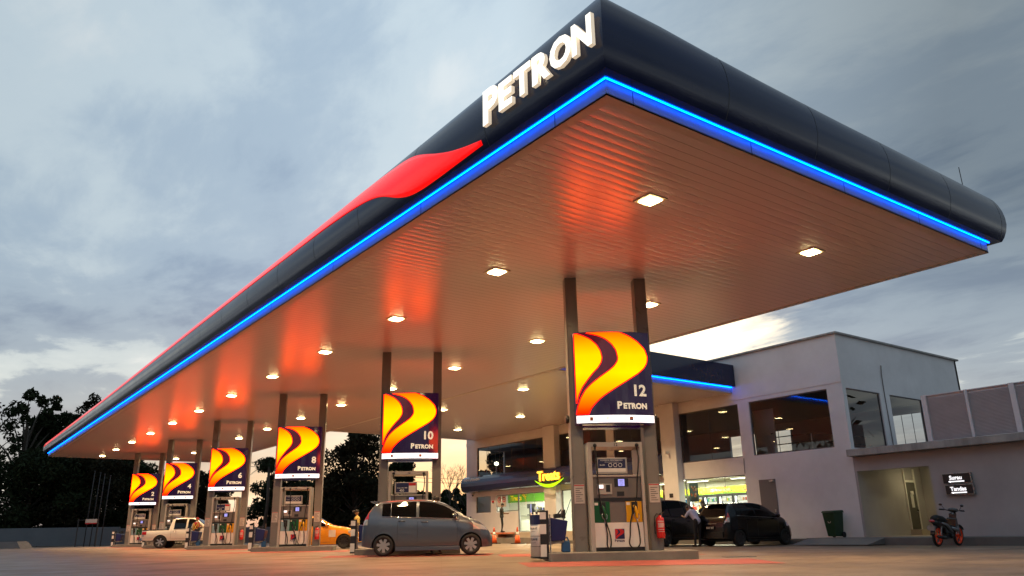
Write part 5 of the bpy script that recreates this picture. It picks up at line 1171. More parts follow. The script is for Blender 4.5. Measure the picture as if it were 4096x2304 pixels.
MYb = spec(MY, paint=P_black, rim=M_rimdk, plate=(-0.03, 0.60, 'DAY 447'), boxes=[('side_skirt', (0.95, 2.75, 0.79, 0.855, 0.14, 0.24), P_black), ('rear_spoiler', (0.20, 0.46, -0.50, 0.50, 1.475, 1.505), P_black), ('chrome_strip', (-0.02, 0.0, -0.3, 0.3, 0.78, 0.80), M_chrome), ('rear_bumper', (-0.05, 0.08, -0.60, 0.60, 0.30, 0.50), P_black), ('aerial', (0.5, 0.51, -0.005, 0.005, 1.5, 1.62), M_dark)])
hb = R(-4.5); car('hatchback', 'black hatchback parked nose in to the shop beside the dark people carrier', 'car', car_at(24.1, 18.9, hb, MYb), hb, MYb)
MP = dict(L=4.70, wx=(0.85, 3.63), rw=0.335, wt=0.2, T=[(0, 0.75), (0.04, 1.05), (0.14, 1.38), (0.30, 1.62), (0.5, 1.70), (1.2, 1.74), (2.2, 1.735), (2.7, 1.68), (3.1, 1.50), (3.5, 1.24), (3.72, 1.10), (4.1, 1.02), (4.45, 0.88), (4.62, 0.70), (4.70, 0.55)],
  B=[(0, 1.12), (0.6, 1.10), (3.4, 0.98), (4.0, 0.92), (4.7, 0.55)], W=[(0, 0.72), (0.08, 0.82), (0.3, 0.88), (0.7, 0.91), (3.8, 0.91), (4.3, 0.84), (4.6, 0.70), (4.7, 0.52)], zb=[(0, 0.30), (0.5, 0.22), (4.2, 0.22), (4.7, 0.26)],
  win=[(0.45, 1.15), (1.22, 2.15), (2.24, 3.35)], ws=(2.72, 3.62), rs=(0.10, 0.31), doors=[1.18, 2.19, 3.35], handles=(1.36, 2.38), mirror=3.18, paint=paint('midnight_paint', (0.002, 0.0025, 0.005), 0.0, 0.2, 0.12), spokes=5,
  lamps=[('tail_lamp', 0.03, 0.30, 0.95, lambda x: 1.14, M_tail), ('headlight', 4.05, 4.5, 0.74, lambda x: 0.90-0.1*(x-4.05), M_head)], boxes=[('chrome_strip', (-0.015, 0.0, -0.5, 0.5, 0.98, 1.0), M_chrome)], rim=mat('mpv_rim', (0.16, 0.16, 0.17), 0.3, 0.8))
hm_ = R(7.5); car('people_carrier', 'dark blue black people carrier parked facing the shop with its driver window open', 'car', car_at(22.9, 21.35, hm_, MP, 0.91), hm_, MP)
TR = dict(L=5.28, wx=(1.12, 4.12), rw=0.37, wt=0.24, scale=0.93, T=[(0, 1.04), (1.58, 1.07), (1.62, 1.45), (1.70, 1.70), (1.85, 1.755), (2.3, 1.78), (2.9, 1.76), (3.15, 1.66), (3.5, 1.40), (3.78, 1.19), (4.3, 1.13), (4.8, 1.05), (5.1, 0.92), (5.22, 0.75), (5.28, 0.6)],
  B=[(0, 1.03), (1.6, 1.08), (3.6, 1.12), (4.4, 1.05), (5.28, 0.6)], W=[(0, 0.80), (0.05, 0.86), (0.4, 0.89), (4.4, 0.89), (4.9, 0.82), (5.2, 0.66), (5.28, 0.5)], zb=[(0, 0.50), (0.3, 0.46), (4.6, 0.42), (5.28, 0.42)],
  win=[(1.86, 2.55), (2.66, 3.50)], ws=(2.98, 3.70), doors=[1.72, 2.60, 3.62], handles=(1.92, 2.80), mirror=3.40, paint=paint('cream_paint', (0.72, 0.68, 0.60), 0.0, 0.30), hm=M_chrome, tumble=0.22, spokes=6,
  lamps=[('tail_lamp', 0.02, 0.30, lambda x: 0.80, lambda x: 0.98, M_tail), ('reversing_lamp', 0.02, 0.17, 0.70, lambda x: 0.795, M_head), ('headlight', 4.7, 5.15, 0.82, lambda x: 0.95, M_head)],
  boxes=[('bed_rail', (0.02, 1.60, 0.78, 0.85, 1.035, 1.085), M_dark), ('bed_liner', (0.06, 1.55, -0.77, 0.77, 1.02, 1.055), M_dark), ('rear_bumper', (-0.12, 0.05, -0.75, 0.75, 0.45, 0.62), M_chrome), ('side_step', (2.0, 3.7, 0.80, 0.90, 0.38, 0.42), M_dark)])
car('pickup_truck', 'cream white double cab pickup at the far pumps', 'pickup truck', car_at(10.88+0.22, 48.45, hd, TR, 0.89), hd, TR)
OR_ = spec(MY, L=3.95, wx=(0.66, 3.22), rw=0.30, T=[(0, 0.70), (0.04, 0.92), (0.16, 1.12), (0.35, 1.30), (0.6, 1.41), (1.1, 1.45), (1.7, 1.44), (2.1, 1.34), (2.5, 1.13), (2.78, 0.98), (3.2, 0.93), (3.55, 0.84), (3.8, 0.70), (3.9, 0.58), (3.95, 0.48)], B=[(0, 1.0), (0.6, 0.99), (2.6, 0.92), (3.3, 0.84), (3.95, 0.5)], W=[(0, 0.62), (0.06, 0.74), (0.2, 0.80), (0.5, 0.84), (3.2, 0.84), (3.6, 0.78), (3.82, 0.66), (3.95, 0.46)],
  win=[(0.60, 1.40), (1.50, 2.52)], ws=(1.98, 2.72), rs=(0.14, 0.50), doors=[1.46, 2.62], handles=(1.66,), mirror=2.45, lamps=[('tail_lamp', 0.03, 0.26, 0.80, lambda x: 0.96, M_tail), ('headlight', 3.4, 3.78, 0.66, lambda x: 0.78-0.1*(x-3.4), M_head)],
  paint=paint('orange_yellow_paint', (0.80, 0.33, 0.01), 0.0, 0.30), rim=M_rimdk, boxes=[('racing_sticker', (2.55, 2.85, 0.845, 0.85, 0.50, 0.80), M_white)], spokes=10)
car('hatchback', 'bright orange yellow hatchback beyond the pump under sign 8', 'car', car_at(12.51+0.75, 35.54-0.45, hd, OR_, 0.84), hd, OR_)

# motorbike
mbk = thing('motorcycle', 'black and silver moped with bright orange wheels leaning on its stand', 'motorcycle', (25.22, 12.46, gz(25.4, 12.3)), R(0)); mbk.rotation_euler = (R(6), 0, R(0.5)); mbk.scale = (1.08,)*3
M_ow = mat('orange_rim', (0.85, 0.07, 0.01), 0.35); M_bk = mat('bike_black', (0.012, 0.012, 0.013), 0.25, coat=0.5); M_sv = mat('bike_silver', (0.28, 0.29, 0.31), 0.3, 0.6)
for x in (0.0, 1.23):
    b = MB(1.0); b.smooth = True; b.lathe([(0.225, -0.035), (0.27, -0.03), (0.285, 0), (0.27, 0.03), (0.225, 0.035)], (x, 0, 0.285), 'y', 32, True); wh = b.build('wheel', M_black, mbk)
    b = MB(1.0); b.smooth = False; b.lathe([(0.195, -0.028), (0.232, -0.03), (0.232, 0.03), (0.195, 0.028)], (x, 0, 0.285), 'y', 32, True)
    for q in range(5):
        a_ = 2*math.pi*q/5+0.4; b.tube([(x+0.03*math.cos(a_), 0, 0.285+0.03*math.sin(a_)), (x+0.205*math.cos(a_), 0, 0.285+0.205*math.sin(a_))], 0.016, 6)
    b.lathe([(0.001, -0.05), (0.045, -0.05), (0.045, 0.05), (0.001, 0.05)], (x, 0, 0.285), 'y', 14); b.build('rim', M_ow, wh)
b = MB(1.0); b.smooth = True
b.add([(0, 0, 0)], []); b.v.clear()
for sg in (-1, 1):
    b.tube([(1.23, 0.07*sg, 0.285), (1.08, 0.07*sg, 0.62)], 0.022, 8); 
b.tube([(1.09, 0, 0.60), (1.00, 0, 0.93)], 0.03, 8); b.build('front_fork', M_sv, mbk)
b = MB(1.0); b.smooth = True; b.tube([(0.94, -0.33, 1.0), (0.97, -0.20, 1.0), (1.0, 0, 0.96), (0.97, 0.20, 1.0), (0.94, 0.33, 1.0)], 0.014, 8); hb_ = b.build('handlebar', M_bk, mbk)
for sg in (-1, 1): b = MB(1.0); b.smooth = True; b.tube([(0.95, 0.22*sg, 1.0), (0.93, 0.35*sg, 1.0)], 0.022, 8); b.tube([(0.99, 0.20*sg, 1.0), (1.02, 0.33*sg, 0.985)], 0.008, 6); b.build('grip', M_black, hb_)
b = MB(1.0); b.smooth = True; b.ball((1.03, 0, 1.0), 0.10, 8, (0.9, 1.5, 0.65)); b.build('headlamp_cowl', M_bk, mbk)
b = MB(1.0); b.hexa([(0.93, -0.10, 0.62), (1.10, -0.05, 0.60), (1.10, 0.05, 0.60), (0.93, 0.10, 0.62)], [(0.98, -0.12, 0.90), (1.08, -0.05, 0.95), (1.08, 0.05, 0.95), (0.98, 0.12, 0.90)]); b.hexa([(0.80, -0.15, 0.40), (1.02, -0.14, 0.45), (1.02, 0.14, 0.45), (0.80, 0.15, 0.40)], [(0.90, -0.15, 0.78), (1.06, -0.08, 0.80), (1.06, 0.08, 0.80), (0.90, 0.15, 0.78)]); b.build('leg_shield', M_bk, mbk, bevel=0.02)
b = MB(1.0); b.smooth = True; b.tube([(-0.22, 0, 0.76), (-0.05, 0, 0.775), (0.25, 0, 0.735), (0.50, 0, 0.70)], [0.07, 0.10, 0.11, 0.07], 10); s__ = b.build('seat', M_black, mbk)
b = MB(1.0); b.smooth = True; b.tube([(-0.28, 0, 0.70), (0.0, 0, 0.64), (0.30, 0, 0.56), (0.60, 0, 0.48), (0.88, 0, 0.52)], [0.05, 0.11, 0.12, 0.10, 0.07], 10); b.build('tail_fairing', M_bk, mbk)
b = MB(1.0); b.smooth = True; b.tube([(0.05, -0.12, 0.66), (0.30, -0.14, 0.60), (0.55, -0.12, 0.45), (0.72, -0.10, 0.42)], [0.02, 0.04, 0.04, 0.02], 8); b.tube([(0.62, -0.13, 0.52), (0.85, -0.14, 0.46), (0.98, -0.12, 0.55)], [0.03, 0.06, 0.03], 8); b.build('side_trim', M_sv, mbk)
for x, nm in ((1.23, 'front_mudguard'), (0.0, 'rear_mudguard')):
    b = MB(1.0); b.smooth = True; n = 12; a0, a1 = (R(30), R(165)) if x else (R(25), R(175)); vs = []
    for q in range(n+1):
        a_ = a0+(a1-a0)*q/n
        for sg, rr_ in ((-1, 0.305), (-0.6, 0.325), (0.6, 0.325), (1, 0.305)): vs.append((x+rr_*math.cos(a_), 0.06*sg, 0.285+rr_*math.sin(a_)))
    b.add(vs, [(q*4+j, q*4+j+1, (q+1)*4+j+1, (q+1)*4+j) for q in range(n) for j in range(3)]); b.build(nm, M_bk, mbk, fixn=False, solid=0.006)
b = MB(1.0); b.hexa([(0.30, -0.11, 0.36), (0.78, -0.11, 0.36), (0.78, 0.11, 0.36), (0.30, 0.11, 0.36)], [(0.20, -0.12, 0.66), (0.66, -0.10, 0.58), (0.66, 0.10, 0.58), (0.20, 0.12, 0.66)]); b.build('centre_fairing', M_bk, mbk, bevel=0.02)
b = MB(1.0); b.box(0.38, 0.72, -0.10, 0.10, 0.22, 0.42); b.tube([(0.55, -0.1, 0.30), (0.62, -0.14, 0.30)], 0.07, 10); b.build('engine', M_dark, mbk, bevel=0.02)
b = MB(1.0); b.smooth = True; b.tube([(0.45, -0.14, 0.25), (0.1, -0.16, 0.24), (-0.32, -0.17, 0.30)], [0.02, 0.035, 0.04], 8); b.build('exhaust', M_dark, mbk)
b = MB(1.0); b.tube([(0.0, -0.06, 0.285), (0.42, -0.06, 0.27)], 0.022, 6); b.tube([(0.0, 0.06, 0.285), (0.42, 0.06, 0.27)], 0.022, 6); b.tube([(0.05, -0.08, 0.32), (0.10, -0.08, 0.60)], 0.02, 6); b.build('swing_arm', M_sv, mbk)
b = MB(1.0); b.box(-0.36, -0.26, -0.08, 0.08, 0.44, 0.58); b.box(-0.37, -0.36, -0.10, 0.10, 0.46, 0.56); b.build('number_plate', M_sv, mbk)
b = MB(1.0); b.smooth = True; b.ball((-0.27, 0, 0.70), 0.06, 6, (0.7, 1.4, 0.6)); b.build('tail_lamp', M_tail, mbk)
b = MB(1.0); b.tube([(0.50, 0.12, 0.25), (0.48, 0.24, -0.02)], 0.012, 6); b.build('side_stand', M_dark, mbk)
for sg in (-1, 1): b = MB(1.0); b.smooth = True; b.tube([(0.97, 0.2*sg, 1.0), (0.93, 0.28*sg, 1.12)], 0.007, 5); b.ball((0.92, 0.30*sg, 1.14), 0.05, 6, (0.4, 1.1, 0.7)); b.build('mirror', M_bk, mbk)

# ================================================================== PEOPLE
SKIN = mat('skin_brown', (0.26, 0.14, 0.085), 0.5)
def person(label, loc, rz, J, cols, hair='short', extra=None, scale=1.0):
    """J: joint dictionary in metres, facing +x. cols: dict shirt, trouser, shoe materials"""
    t = thing('person', label, 'person', loc, rz)
    prims = []     # (p0, p1, r0, r1, tag)
    def seg(a, c_, r0, r1, tg): prims.append((Vector(a), Vector(c_), r0, r1, tg))
    hip, chest, neck, head = Vector(J['hip']), Vector(J['chest']), Vector(J['neck']), Vector(J['head'])
    lr = Vector(J.get('lr', (0, 1, 0)))
    seg(hip-lr*0.07, hip+lr*0.07, 0.105, 0.105, 't'); seg(hip+Vector((0, 0, 0.02)), (hip+chest)/2, 0.125, 0.12, 's'); seg((hip+chest)/2-lr*0.03, chest-lr*0.06, 0.115, 0.125, 's'); seg((hip+chest)/2+lr*0.03, chest+lr*0.06, 0.115, 0.125, 's')
    seg(chest-lr*0.13, chest+lr*0.13, 0.085, 0.085, 's'); seg(chest, neck, 0.10, 0.055, 's'); seg(neck, neck+(head-neck)*0.6, 0.052, 0.05, 'k')
    for sd in ('l', 'r'):
        sg = 1 if sd == 'l' else -1; sh = chest+lr*0.175*sg+Vector((0, 0, 0.015)); el, wr_ = Vector(J['el'+sd]), Vector(J['wr'+sd])
        seg(sh, sh+(el-sh)*0.75, 0.062, 0.052, 's'); seg(sh+(el-sh)*0.7, el, 0.043, 0.038, 'k' if not cols.get('long') else 's'); seg(el, wr_, 0.038, 0.026, 'k' if not cols.get('long') else 's')
        hd_ = (wr_-el).normalized(); seg(wr_, wr_+hd_*0.075, 0.028, 0.032, 'k')
        hp, kn, an_ = hip+lr*0.085*sg-Vector((0, 0, 0.03)), Vector(J['kn'+sd]), Vector(J['an'+sd])
        seg(hp, kn, 0.085, 0.058, 't'); seg(kn, an_, 0.055, 0.042, 't'); f_ = Vector(J.get('foot', (1, 0, 0))); seg(an_-f_*0.04-Vector((0, 0, 0.04)), an_+f_*0.15-Vector((0, 0, 0.05)), 0.040, 0.034, 'f')
    mb = MB(1.0)
    def capsule(a, c_, r0, r1):
        d = c_-a; L_ = max(d.length, 1e-4); n = 4; pts, rs = [], []
        for q in range(n+1): th = math.pi/2*q/n; pts.append(a-d/L_*r0*math.cos(th)); rs.append(max(0.003, r0*math.sin(th)))
        for q in range(n, -1, -1): th = math.pi/2*q/n; pts.append(c_+d/L_*r1*math.cos(th)); rs.append(max(0.003, r1*math.sin(th)))
        mb.tube(pts, rs, 12)
    for a, c_, r0, r1, tg in prims: capsule(a, c_, r0, r1)
    up = (head-neck).normalized(); fw = Vector(J.get('face', (1, 0, 0))).normalized(); sd_ = up.cross(fw).normalized()
    mb.ball(head+up*0.01-fw*0.008, 0.098, 10, (0.98, 0.80, 1.12)); mb.ball(head-up*0.055+fw*0.025, 0.062, 8, (0.9, 0.85, 0.9))
    mb.ball(head+fw*0.098-up*0.012, 0.017, 6); 
    for sg in (-1, 1): mb.ball(head+sd_*0.078*sg-up*0.005, 0.024, 6, (0.6, 0.5, 1.1))
    o = mb.build('tmp', SKIN); md = o.modifiers.new('r', 'REMESH'); md.mode = 'VOXEL'; md.voxel_size = 0.0125; md2 = o.modifiers.new('s', 'SMOOTH'); md2.iterations = 3; md2.factor = 0.5
    dg = bpy.context.evaluated_depsgraph_get(); me = bpy.data.meshes.new_from_object(o.evaluated_get(dg)); bpy.data.objects.remove(o)
    for m in (SKIN, cols['shirt'], cols['trouser'], cols['shoe']): 
        if m.name not in [x.name for x in me.materials if x]: me.materials.append(m)
    idx = {m.name: i for i, m in enumerate(me.materials)}
    n = len(me.polygons); cen = np.zeros(n*3); me.polygons.foreach_get('center', cen); cen = cen.reshape(-1, 3); best = np.full(n, 9.0); mi = np.zeros(n, int)
    allp = prims+[(head-up*0.05, head+up*0.05, 0.09, 0.09, 'k')]
    for a, c_, r0, r1, tg in allp:
        a_, d_ = np.array(a), np.array(c_-a); u = np.clip(((cen-a_)@d_)/max(1e-9, d_@d_), 0, 1); dist = np.linalg.norm(cen-a_-u[:, None]*d_, axis=1)-(r0+(r1-r0)*u)
        k_ = idx[{'k': SKIN, 's': cols['shirt'], 't': cols['trouser'], 'f': cols['shoe']}[tg].name]; w_ = dist < best; best[w_] = dist[w_]; mi[w_] = k_
    me.polygons.foreach_set('material_index', mi.astype(np.int32)); me.polygons.foreach_set('use_smooth', np.ones(n, bool))
    # five fingers on each hand, added to the same mesh
    fb = MB(1.0); fb.smooth = True
    for sd in ('l', 'r'):
        el, wr_ = Vector(J['el'+sd]), Vector(J['wr'+sd]); h_ = (wr_-el).normalized(); pl = h_.cross(lr if abs(h_.dot(lr)) < 0.9 else Vector((0, 0, 1))).normalized(); sp_ = h_.cross(pl).normalized(); base = wr_+h_*0.085
        for q, ln in enumerate((0.062, 0.075, 0.070, 0.055)):
            p0 = base+sp_*(q-1.5)*0.019-h_*0.01; p1 = p0+h_*ln*0.5+pl*0.006; p2 = p1+(h_*0.7+pl*0.7)*ln*0.35; p3 = p2+(h_*0.3+pl)*ln*0.2; fb.tube([p0, p1, p2, p3], [0.0095, 0.009, 0.008, 0.006], 6)
        p0 = wr_+h_*0.03-sp_*0.022; fb.tube([p0, p0-sp_*0.025+h_*0.03, p0-sp_*0.022+h_*0.055+pl*0.015], [0.012, 0.011, 0.008], 6)
    bm = bmesh.new(); bm.from_mesh(me); 
    vv = [bm.verts.new(v) for v in fb.v]
    for f in fb.f:
        try: nf = bm.faces.new([vv[i] for i in f]); nf.material_index = idx[SKIN.name]; nf.smooth = True
        except ValueError: pass
    bm.to_mesh(me); bm.free(); me.name = 'body'
    bo = bpy.data.objects.new('body', me); col.objects.link(bo); bo.parent = t
    # face details and hair
    mb = MB(1.0); mb.smooth = True
    for sg in (-1, 1): mb.ball(head+fw*0.084+sd_*0.033*sg+up*0.012, 0.010, 6)
    mb.tube([head+fw*0.086-up*0.048-sd_*0.022, head+fw*0.090-up*0.048, head+fw*0.086-up*0.048+sd_*0.022], 0.004, 5); mb.build('face_features', M_dark, t)
    Mh = mat('black_hair', (0.010, 0.008, 0.007), 0.6)
    mb = MB(1.0); mb.smooth = True
    if hair == 'short': mb.ball(head+up*0.035-fw*0.018, 0.103, 10, (0.98, 0.84, 0.98)); mb.build('hair', Mh, t)
    elif hair == 'long': mb.ball(head+up*0.03-fw*0.02, 0.106, 10, (1.0, 0.92, 1.05)); mb.tube([head-fw*0.05, head-fw*0.07-up*0.15, head-fw*0.06-up*0.30], [0.10, 0.10, 0.06], 10); mb.build('headscarf', Mh, t)
    elif hair == 'cap':
        mb.ball(head+up*0.045-fw*0.008, 0.102, 10, (1.0, 0.86, 0.85)); mb.tube([head+fw*0.06+up*0.05, head+fw*0.17+up*0.04], [0.07, 0.05], 10); mb.build('cap', cols['cap'], t)
    if extra: extra(t, J)
    if scale != 1: t.scale = (scale,)*3
    return t
STD = dict(hip=(0, 0, 0.90), chest=(0, 0, 1.30), neck=(0.01, 0, 1.44), head=(0.03, 0, 1.575), ell=(0.0, 0.26, 1.06), elr=(0.0, -0.26, 1.06), wrl=(0.08, 0.26, 0.83), wrr=(0.08, -0.26, 0.83), knl=(0.03, 0.10, 0.48), knr=(0.02, -0.10, 0.48), anl=(-0.01, 0.11, 0.085), anr=(0.0, -0.11, 0.085))
def pose(**kw): d = dict(STD); d.update(kw); return d
C_ = lambda n_, rgb=(0.012, 0.012, 0.014), r_=0.8: mat(n_, rgb, r_, var=0.12, vscale=8)
dk = C_('dark_trousers', (0.012, 0.013, 0.018)); bs_ = C_('black_shoes', (0.01, 0.01, 0.01), 0.5)
# attendant in cap and red vest, back to us, reaching to the pump
def vest(t, J):
    M_v = C_('red_vest', (0.28, 0.015, 0.02)); M_y = mat('reflective_yellow', (0.65, 0.60, 0.10), 0.5)
    mb = MB(1.0); mb.smooth = True; mb.lathe([(0.165, 0.93), (0.175, 1.05), (0.17, 1.2), (0.19, 1.33), (0.10, 1.42)], (0, 0, 0), 'z', 24)
    o = mb.build('vest', M_v, t); o.scale = (0.80, 1.12, 1); mb = MB(1.0)
    for sg in (-1, 1):
        mb.tube([(-0.145, 0.13*sg, 1.38), (-0.155, 0.02*sg, 1.18), (-0.148, -0.11*sg, 0.98)], 0.013, 6); mb.tube([(-0.12, 0.14*sg, 1.0), (-0.13, 0.13*sg, 1.36)], 0.011, 6)
    mb.build('reflective_strap', M_y, t)
person('attendant in red cap and red vest with yellow straps seen from behind beside the pickup', (12.35, 46.0, gz(12.3, 46)), R(55), pose(wrr=(0.45, -0.30, 1.22), elr=(0.22, -0.30, 1.12), wrl=(0.22, 0.24, 1.0), head=(0.05, 0, 1.57)), dict(shirt=C_('white_shirt', (0.5, 0.47, 0.42)), trouser=C_('grey_trousers', (0.05, 0.05, 0.06)), shoe=bs_, cap=C_('red_cap', (0.25, 0.01, 0.012))), 'cap', vest, 0.96)
person('man in a yellow T-shirt and dark cap standing behind the grey hatchback', (15.55, 32.7, gz(15.5, 32.7)), R(165), pose(wrr=(0.20, -0.05, 1.05), elr=(0.02, -0.26, 1.08), wrl=(0.22, 0.06, 1.02), ell=(0.0, 0.27, 1.07), face=(1, -0.25, -0.15)), dict(shirt=C_('yellow_shirt', (0.55, 0.42, 0.12)), trouser=C_('brown_shorts', (0.10, 0.07, 0.05)), shoe=C_('sandals', (0.12, 0.05, 0.03)), cap=C_('dark_cap', (0.02, 0.02, 0.03))), 'cap', None, 0.97)
person('person hidden behind the grey hatchback with only shoes and hair showing', (12.80, 21.36, gz(12.8, 21.3)), R(150), pose(anl=(0.14, 0.12, 0.085), anr=(-0.12, -0.12, 0.085), knl=(0.10, 0.10, 0.48)), dict(shirt=C_('black_shirt', (0.02, 0.02, 0.025)), trouser=dk, shoe=C_('brown_shoes', (0.05, 0.03, 0.02), 0.5)), 'short', None, 1.0)
person('man in dark clothes leaning at the kiosk window with his back to us', (27.2, 38.1, 0.585*K), R(-35), pose(wrl=(0.32, 0.16, 1.08), ell=(0.10, 0.26, 1.08), wrr=(0.34, -0.12, 1.10), elr=(0.12, -0.25, 1.10), head=(0.06, 0, 1.57), knl=(0.05, 0.08, 0.48)), dict(shirt=C_('dark_shirt', (0.03, 0.028, 0.026)), trouser=C_('dark_jeans', (0.02, 0.022, 0.028)), shoe=bs_), 'short', None, 0.95)
person('man in a pale blue shirt leaning in through the people carrier window', (23.40, 20.35, gz(24, 20)), R(80), pose(hip=(-0.10, 0, 0.92), chest=(0.16, 0, 1.24), neck=(0.27, 0, 1.33), head=(0.40, 0, 1.40), elr=(0.26, -0.28, 1.06), wrr=(0.45, -0.22, 1.10), ell=(0.26, 0.28, 1.06), wrl=(0.45, 0.22, 1.10), knl=(-0.05, 0.1, 0.48), knr=(-0.05, -0.1, 0.48)), dict(shirt=C_('pale_blue_shirt', (0.48, 0.50, 0.66)), trouser=dk, shoe=bs_), 'short', None, 0.98)
person('woman in a black headscarf walking beyond the black hatchback', (26.6, 22.65, gz(26.6, 22.6)), R(80), pose(anl=(0.18, 0.08, 0.085), anr=(-0.16, -0.08, 0.10), knl=(0.14, 0.08, 0.50), knr=(-0.02, -0.08, 0.48)), dict(shirt=C_('black_dress', (0.012, 0.012, 0.014)), trouser=C_('black_dress'), shoe=bs_, long=True), 'long', None, 1.04)

# ================================================================== BOUNDARY AND BACKGROUND
fn = thing('boundary_fence', 'low grey ribbed sheet fence along the dark trees', 'fence')
def fence(name, p0, p1, h_, parent):
    p0, p1 = Vector((*p0, 0)), Vector((*p1, 0)); d = (p1-p0); Ln = d.length; d.normalize(); n_ = Vector((d.y, -d.x, 0)); mb = MB(1.0); rows = int(h_/0.075); nseg = 8; vs = []
    for r_ in range(rows*2+1):
        z = 0.04+h_*r_/(rows*2); o_ = 0.02 if r_ % 2 else 0.0
        for q in range(nseg+1):
            p_ = p0+d*Ln*q/nseg+n_*o_; vs.append((p_.x, p_.y, gz(p_.x, p_.y)+z))
    mb.add(vs, [(r_*(nseg+1)+q, r_*(nseg+1)+q+1, (r_+1)*(nseg+1)+q+1, (r_+1)*(nseg+1)+q) for r_ in range(rows*2) for q in range(nseg)])
    mb.build(name, M_fence, parent, fixn=False)
    np_ = max(2, int(Ln/3)); 
    for q in range(np_+1):
        p_ = p0+d*Ln*q/np_-n_*0.05; mb = MB(1.0); mb.box(p_.x-0.04, p_.x+0.04, p_.y-0.04, p_.y+0.04, gz(p_.x, p_.y)-0.1, gz(p_.x, p_.y)+h_+0.06); mb.build('post', M_fence, parent)
fence('ribbed_panel', (-16, 93.5), (13.5, 72.9), 1.42, fn); fence('ribbed_panel', (13.5, 72.9), (52, 63), 1.30, fn)
t = thing('concrete_block', 'grey concrete kerb block lying before the ribbed fence', 'block', (5.1, 65.8, gz(5, 66)), R(-36)); mb = MB(1.0); mb.hexa([(-2.4, -0.6, -0.05), (1.5, -0.6, -0.05), (1.5, 0.9, -0.05), (-2.4, 0.9, -0.05)], [(-2.4, -0.5, 0.46), (1.1, -0.5, 0.46), (1.1, 0.8, 0.46), (-2.4, 0.8, 0.46)]); mb.build('block_body', M_walk, t)
t = thing('vent_pipes', 'cluster of four tall grey vent pipes standing against dark trees', 'vent pipes', (11.5, 71.6, gz(11.5, 71.6)), R(-36))
for q in range(4):
    mb = MB(1.0); mb.smooth = True; mb.tube([(-0.75+0.42*q, 0.1*(q % 2), 0), (-0.65+0.42*q, 0.1*(q % 2), 5.7-0.12*q)], 0.038, 8); mb.tube([(-0.65+0.42*q, 0.1*(q % 2), 5.70-0.12*q), (-0.65+0.42*q, 0.1*(q % 2), 5.82-0.12*q)], 0.055, 8); mb.build('pipe', M_pipe, t)
t = thing('notice_board', 'small pale notice board on a rail before the vent pipes', 'notice board', (10.9, 69.4, gz(10.9, 69.4)), R(-36)); mb = MB(1.0); mb.box(-0.55, 0.33, -0.03, 0.03, 1.72, 2.02); mb.build('board', M_paper, t); mb = MB(1.0); mb.box(-0.55, 0.33, -0.035, -0.031, 1.66, 1.74); mb.build('red_edge', M_redtxt, t)
for x in (-1.1, 0.42): mb = MB(1.0); mb.box(x-0.03, x+0.03, -0.03, 0.03, 0, 2.05); mb.build('post', M_pipe, t)
mb = MB(1.0); mb.tube([(-1.1, 0, 1.95), (-0.55, 0, 1.95)], 0.02, 6); mb.build('rail', M_pipe, t)
t = thing('street_lamp', 'street lamp glowing white beyond the shop end', 'street lamp', (51.9, 73.6, 0.1)); mb = MB(1.0); mb.tube([(0, 0, 0), (0, 0, 7.9)], [0.09, 0.05], 8); mb.build('pole', M_conduit, t); mb = MB(1.0); mb.smooth = True; mb.ball((0, 0, 8.05), 0.26, 8, (1, 1, 0.85)); mb.build('lamp_globe', mat('street_globe', (1, 1, 1), 0.4, emit=(1, 0.93, 0.65), es=6.0), t)
# power lines
t = thing('power_line', 'thin power lines crossing the glowing sky', 'cable'); 
for z0, z1 in ((9.2, 7.0), (8.7, 6.6), (6.6, 6.4)):
    mb = MB(1.0); pts = []
    for q in range(17):
        u = q/16; pts.append((28+40*u, 92-32*u, z0*(1-u)+z1*u-1.6*math.sin(math.pi*u))); 
    mb.tube(pts, 0.025, 5); mb.build('cable', M_dark, t)

# trees
def leafcloud(name, centers, radii, per, leaf, m, parent, seed, squash=0.8):
    r_ = np.random.RandomState(seed); C0 = np.repeat(np.array(centers), per, 0); Rr = np.repeat(np.array(radii), per); n = len(C0)
    d = r_.normal(size=(n, 3)); d /= np.linalg.norm(d, axis=1)[:, None]; rad = Rr*(0.35+0.65*r_.rand(n)**0.5); P = C0+d*rad[:, None]*np.array([1, 1, squash])
    a = r_.normal(size=(n, 3)); a /= np.linalg.norm(a, axis=1)[:, None]; c_ = np.cross(a, r_.normal(size=(n, 3))); c_ /= np.linalg.norm(c_, axis=1)[:, None]
    s_ = (leaf*(0.6+0.8*r_.rand(n)))[:, None]; V = np.stack([P-a*s_, P+c_*s_*0.42, P+a*s_, P-c_*s_*0.42], 1).reshape(-1, 3)
    me = bpy.data.meshes.new(name); me.vertices.add(4*n); me.vertices.foreach_set('co', V.ravel()); me.loops.add(4*n); me.loops.foreach_set('vertex_index', np.arange(4*n, dtype=np.int32)); me.polygons.add(n)
    me.polygons.foreach_set('loop_start', np.arange(0, 4*n, 4, dtype=np.int32)); me.materials.append(m); me.update(calc_edges=True); me.validate()
    o = bpy.data.objects.new(name, me); col.objects.link(o); o.parent = parent; return o
